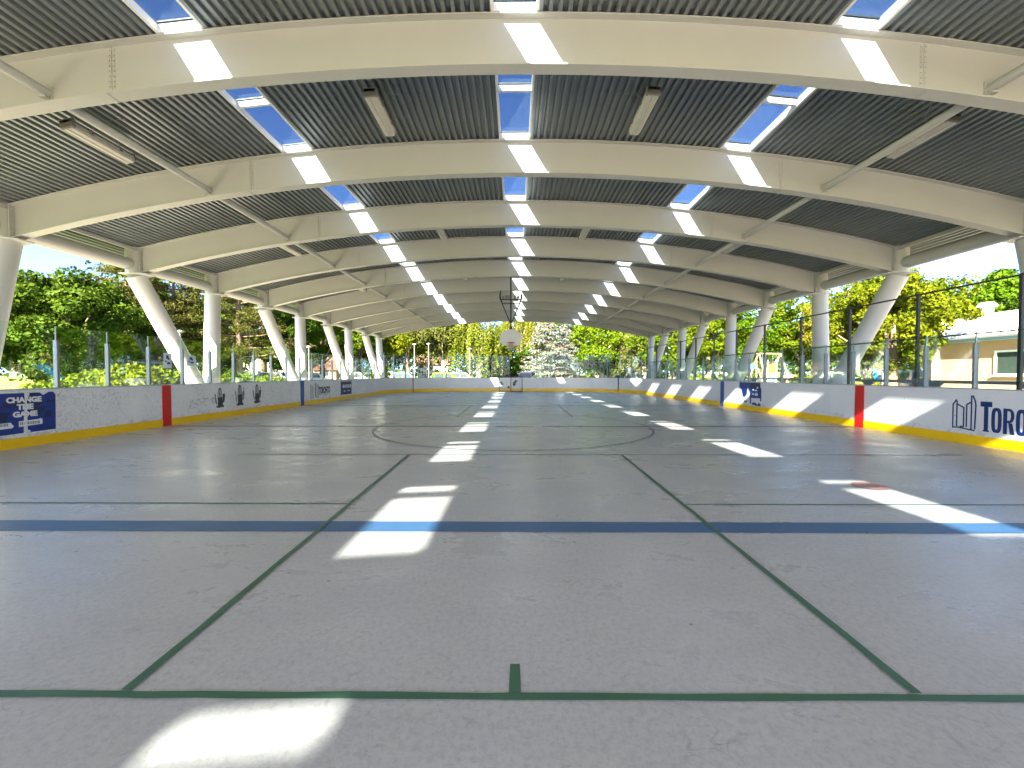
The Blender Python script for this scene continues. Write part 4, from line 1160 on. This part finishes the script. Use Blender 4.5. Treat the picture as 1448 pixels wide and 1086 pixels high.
def car(label, col, loc, rz, kind=0):
    t = thing('parked_car', label, 'car', loc, rz, 'cars parked beyond the rink')
    cm = bpy.data.materials.get('car '+col[0]) or paint('car '+col[0], col[1], .22, .03)
    h = 1.72 if kind else 1.5; wd = .9
    low = [(-2.2, .32), (-2.24, .6), (-2.15, .95), (-.9, 1.02), (1.3, 1.0), (2.0, .88), (2.22, .7), (2.2, .32)]
    cab = [(-2.05, .98), (-1.75, h-.06), (-1.5, h), (.1, h), (.35, h-.05), (1.15, 1.0)] if kind else [(-1.75, 1.0), (-1.1, h-.05), (-.8, h), (.1, h), (.3, h-.05), (1.15, 1.0)]
    b = MB()
    def loft(P, ws):
        vs = []; n = len(P)
        for s_, k_ in ((-1, 0), (-1, 1), (1, 1), (1, 0)):
            for (x, z), (wo, wi) in zip(P, ws): vs.append((x, s_*(wo if k_ == 0 else wi), z))
        return vs, n
    n = len(low); c0 = (0, .65)
    vs = [(x, -wd+.08, z) for x, z in low]+[(c0[0]+(x-c0[0])*.97, -wd, c0[1]+(z-c0[1])*.9) for x, z in low]
    vs = [(x, -wd+.10, z) for x, z in low]
    rings = [[(x, -wd+.12, z) for x, z in low], [(x*.985, -wd, c0[1]+(z-c0[1])*.86) for x, z in low], [(x*.985, wd, c0[1]+(z-c0[1])*.86) for x, z in low], [(x, wd-.12, z) for x, z in low]]
    rings = [rings[0], rings[1], rings[2], rings[3]]
    V = sum(rings, []); Fs = []
    for r in (0, 1, 2):
        for k in range(n):
            a = r*n+k; c = r*n+(k+1) % n; Fs.append((a, c, c+n, a+n))
    # outer rings give rounded flanks; close with side caps
    Fs.append(tuple(range(n))); Fs.append(tuple(reversed(range(3*n, 4*n))))
    order = [rings[1], rings[0], rings[3], rings[2]]
    V = sum([[(x*.97, -wd, .2+(z-.2)*.9) for x, z in low], [(x, -wd+.10, z) for x, z in low], [(x, wd-.10, z) for x, z in low], [(x*.97, wd, .2+(z-.2)*.9) for x, z in low]], [])
    b.mesh(V, Fs)
    m = len(cab)
    V = [(x, -.62-.18*(1-(z-1)/(h-1)), z) for x, z in cab]+[(x, .62+.18*(1-(z-1)/(h-1)), z) for x, z in cab]
    Fs = [tuple(range(m)), tuple(reversed(range(m, 2*m)))]+[(k, (k+1) % m, (k+1) % m+m, k+m) for k in range(m)]
    b.mesh(V, [tuple(reversed(f)) for f in Fs])
    b.build('body', cm, t)
    q = lambda p, a: (p[0], p[1])
    def quad(name, pts):
        b = MB(); b.poly(pts); b.poly([tuple(Vector(p)+Vector((0, 0, -.004))) for p in pts][::-1]); b.build(name, M['pane'], t)
    hw = lambda z: .62+.18*(1-(z-1)/(h-1))
    fx0, fz0 = cab[-1]; fx1, fz1 = cab[-2]
    e = .012
    lerp = lambda a, c, f: a+(c-a)*f
    P = [(lerp(fx0, fx1, .1)+e, -hw(1.05)+.07, lerp(fz0, fz1, .1)+e), (lerp(fx0, fx1, .1)+e, hw(1.05)-.07, lerp(fz0, fz1, .1)+e), (lerp(fx0, fx1, .92)+e, hw(h)-.05, lerp(fz0, fz1, .92)+e), (lerp(fx0, fx1, .92)+e, -hw(h)+.05, lerp(fz0, fz1, .92)+e)]
    quad('windscreen', P)
    rx0, rz0 = cab[0]; rx1, rz1 = cab[1]
    P = [(lerp(rx0, rx1, .12)-e, hw(1.05)-.07, lerp(rz0, rz1, .12)+e), (lerp(rx0, rx1, .12)-e, -hw(1.05)+.07, lerp(rz0, rz1, .12)+e), (lerp(rx0, rx1, .9)-e, -hw(h)+.05, lerp(rz0, rz1, .9)+e), (lerp(rx0, rx1, .9)-e, hw(h)-.05, lerp(rz0, rz1, .9)+e)]
    quad('rear_window', P)
    for s in (-1, 1):
        for xa, xb in ((cab[0][0]+.45, -.45), (-.36, .62)):
            zl, zh = 1.07, h-.13; xt = min(xb, .3) if xb > 0 else xb
            P = [(xa, s*(hw(zl)+e), zl), (xb, s*(hw(zl)+e), zl), (xt, s*(hw(zh)+e), zh), (xa+.12, s*(hw(zh)+e), zh)]
            quad('side_window', P if s < 0 else P[::-1])
        for x in (-1.35, 1.38):
            b = MB(); b.tube([(x, s*(wd-.16), .33), (x, s*(wd+.01), .33)], .33, 18); w_ = b.build('wheel', M['tyre'], t)
            b = MB(); b.tube([(x, s*(wd+.01), .33), (x, s*(wd+.02), .33)], .2, 12); b.build('rim', M['hub'], w_)
        b = MB(); b.bbox(2.13, 2.22, s*.62-.16, s*.62+.16, .68, .80, .01); b.build('headlight', M['white'], t)
        b = MB(); b.bbox(-2.235, -2.14, s*.66-.14, s*.66+.14, .72, .94, .01); b.build('tail_light', M['tail'], t)
car('lime green car with dark windows beyond the far end wall', ('lime', (.12, .18, .01)), (PX(632, 52), 52, -.04), .2, 1)
car('dark navy car behind the curved corner glass', ('navy', (.02, .03, .06)), (PX(575, 53), 53, -.04), .1, 1)
car('white car parked under the silver spruce', ('white', (.42, .42, .43)), (PX(747, 47), 47, -.04), 1.35, 1)
car('white car seen just past the far blue stripe', ('white', (.42, .42, .43)), (PX(444, 50), 50, -.04), .5, 1)
car('pale grey car behind the last hedge side columns', ('silver', (.5, .52, .54)), (PX(506, 52), 52, -.04), .15, 1)
car('beige car beside the trunk of the golden drooping tree', ('beige', (.45, .33, .25)), (PX(655, 55), 55, -.04), .1, 1)
car('blue grey car at the corner of the beige building', ('slate', (.12, .18, .26)), (PX(1284, 27.5), 27.5, -.04), 1.2, 1)
car('white car before the white house, behind the second leaning column', ('white', (.42, .42, .43)), (PX(391, 46), 46, -.04), .25, 1)
def house(label, loc, rz, w, d, h, wm, rm, rh=2.2):
    t = thing('house', label, 'house', loc, rz)
    b = MB(); b.box(-w/2, w/2, -d/2, d/2, -.1, h)
    for s in (-1, 1):
        P = [(-d/2, h), (d/2, h), (0, h+rh)]
        b.prism(P, lambda u, v: (s*w/2, u, v), lambda u, v: (s*(w/2-.15), u, v))
    b.build('wall', wm, t)
    b = MB()
    for s in (-1, 1):
        P = [(s*(d/2+.4), h-.2), (0, h+rh+.02), (0, h+rh+.2), (s*(d/2+.4), h-.02)]
        b.prism(P, lambda u, v: (-w/2-.4, u, v), lambda u, v: (w/2+.4, u, v))
    r = b.build('roof', rm, t)
    b = MB(); b.box(w*.22, w*.22+.7, .3, .9, h+.8, h+rh+.9); b.build('chimney', M['brick'], r)
    for x in (-w*.3, 0, w*.3):
        b = MB(); b.box(x-.6, x+.6, -d/2-.05, -d/2-.003, 1.1, 2.4); f = b.build('window', M['white'], t)
        b = MB(); b.box(x-.5, x+.5, -d/2-.06, -d/2-.051, 1.2, 2.3); b.build('pane', M['pane'], f)
    b = MB(); b.box(w*.42, w*.42+.1-.9+.8, -d/2-.04, -d/2-.003, 0, 2.1); b.build('door', M['brick'], t)
house('red roofed brick house glimpsed past the curved corner glass', (PX(614, 88), 88, -.1), .1, 6, 6, 3.6, M['house_white'], M['tile'])
house('white house with reddish roof behind the second leaning column', (PX(374, 84), 84, -.1), .3, 8, 7, 5.6, M['house_white'], M['tile'], 3.)
house('small brick house glimpsed past the far blue stripe', (PX(446, 72), 72, -.1), .2, 8, 7, 2.4, M['brick'], M['tile'])
house('pale house behind the willow', (PX(876, 76), 76, -.1), -.1, 8, 8, 3.4, M['house_white'], M['house_white'])
# picnic shelter on the hedge side
t = thing('picnic_shelter', 'small dark flat roofed picnic shelter behind the shrubs', 'shelter', at(172, 33))
b = MB(); b.prism([(-2.2, 2.35), (0, 2.75), (2.2, 2.35), (2.2, 2.47), (0, 2.9), (-2.2, 2.47)], lambda u, v: (u, 1.5, v), lambda u, v: (u, -1.5, v)); b.build('roof', M['lamp_body'], t)
for x in (-1.9, 1.9):
    for y in (-1.3, 1.3):
        b = MB(); b.tube([(x, y, 0), (x, y, 2.42)], .07, 8); b.build('post', M['tan'], t)
# swing set and play tower
t = thing('swing_set', 'tan timber swing frame beside the blue play slide', 'swing set', at(1086, 36), .35)
for s in (-1, 1):
    for k in (-1, 1):
        b = MB(); b.tube([(s*1.4, k*1.15, 0), (s*1.25, k*.06, 3.2)], .07, 8); b.build('leg', M['tan'], t)
b = MB(); b.tube([(-1.45, 0, 3.25), (1.45, 0, 3.25)], .07, 8); b.build('top_beam', M['tan'], t)
for x in (-.6, .6):
    b = MB(); b.box(x-.22, x+.22, -.1, .1, .55, .59); s_ = b.build('seat', M['black'], t)
    b = MB()
    for q in (-.2, .2): b.tube([(x+q, 0, .59), (x+q, 0, 3.2)], .012, 5)
    b.build('chain', M['alu'], s_)
t = thing('play_slide', 'bright blue play slide with tan ladder frame behind the fence', 'slide', at(1051, 34), -.5)
b = MB(); P = [(-1.6, .35), (-1.0, .42), (.3, 1.85), (.8, 1.95), (.8, 2.05), (.25, 1.95), (-1.05, .50), (-1.6, .43)]
b.prism(P, lambda u, v: (u, -.35, v), lambda u, v: (u, .35, v))
for s in (-1, 1):
    Q = [(x, z+.0) for x, z in P[:4]]+[(.8, 2.35), (.2, 2.25), (-1.05, .75), (-1.6, .65)]
    b.prism(Q, lambda u, v: (u, s*.36, v), lambda u, v: (u, s*.40, v))
b.build('chute', M['slide'], t)
b = MB()
for s in (-1, 1):
    b.tube([(.85, s*.35, 0), (.85, s*.35, 2.6)], .05, 8); b.tube([(1.5, s*.35, 0), (.95, s*.35, 2.0)], .04, 8)
for k in range(6):
    f = (k+.7)/6.5; b.tube([(1.5-.55*f, -.35, 2*f), (1.5-.55*f, .35, 2*f)], .025, 6)
b.build('ladder', M['tan'], t)
t = thing('playground_board', 'orange and pale blue play board standing beside the swing frame', 'play board', at(1090, 33), .1)
b = MB()
for x in (-.35, .35): b.tube([(x, 0, 0), (x, 0, 2.6)], .05, 8)
b.build('post', M['white'], t)
b = MB(); b.bbox(-.3, .3, -.03, .03, 1.5, 2.3, .02); b.build('orange_board', M['orange'], t)
b = MB(); b.bbox(-.3, .3, -.03, .03, .6, 1.42, .02); b.build('blue_board', M['pale_blue'], t)
t = thing('park_sign', 'pale blue post with short arms under the overhanging tree', 'sign post', at(1239, 27))
b = MB(); b.bbox(-.11, .11, -.11, .11, 0, 2.5, .03); b.build('post', M['pale_blue'], t)
b = MB(); b.bbox(-.34, .34, -.05, .05, 2.2, 2.42, .02); b.build('sign_arm', M['white'], t)
b = MB(); b.bbox(-.28, -.112, -.06, .06, .4, 1.9, .02); b.build('side_board', M['slide'], t)
t = thing('pink_post', 'pale pink post standing beside the pale blue post', 'post', at(1247, 28))
b = MB(); b.tube([(0, 0, 0), (0, 0, 1.9)], [.13, .11], 10); b.build('post', M['pink'], t)
b = MB(); b.tube([(0, 0, 1.9), (0, 0, 2.05)], [.16, .04], 10); b.build('post_cap', M['white'], t)
t = thing('notice_sign', 'small white square sign on a thin pole among the spruce branches', 'sign', at(814, 40))
b = MB(); b.tube([(.15, 0, 0), (0, 0, 2.2)], .025, 6); b.build('pole', M['alu'], t)
b = MB(); b.bbox(-.26, .26, -.045, -.026, 2.05, 2.55, .008); b.build('sign_face', M['white'], t)
b = MB(); b.box(-.07, .07, -.05, -.046, 2.23, 2.37); b.build('dark_symbol', M['worn_black'], t)
t = thing('folding_sign', 'black folding sign board standing below the willow', 'sign', at(895, 39), .6)
for s in (-1, 1):
    Mx = Matrix.Rotation(s*.22, 4, 'X')
    b = MB(); b.bbox(-.3, .3, -.02, .02, .0, 2.0, .01, Matrix.Translation((0, s*.44, 0)) @ Mx); b.build('board', M['black'], t)
t = thing('litter_bin', 'dark litter bin beside the black folding sign', 'litter bin', at(904, 40))
b = MB(); b.tube([(0, 0, 0), (0, 0, 1.35)], [.34, .38], 16); b.build('bin_body', M['dark'], t)
b = MB(); b.tube([(0, 0, 1.36), (0, 0, 1.42), (0, 0, 1.5)], [.40, .40, .2], 16); b.build('bin_lid', M['black'], t)
t = thing('park_bench', 'tan timber bench end post behind the tall fence', 'bench', at(1122, 34), .2)
b = MB(); b.box(-.9, .9, -.2, .25, .42, .48); b.build('seat', M['tan'], t)
b = MB(); b.box(-.9, .9, .26, .31, .55, 1.45); b.build('backrest', M['tan'], t)
for x in (-.8, .8):
    b = MB(); b.box(x-.05, x+.05, -.18, .255, 0, .419); b.build('leg', M['tan'], t)
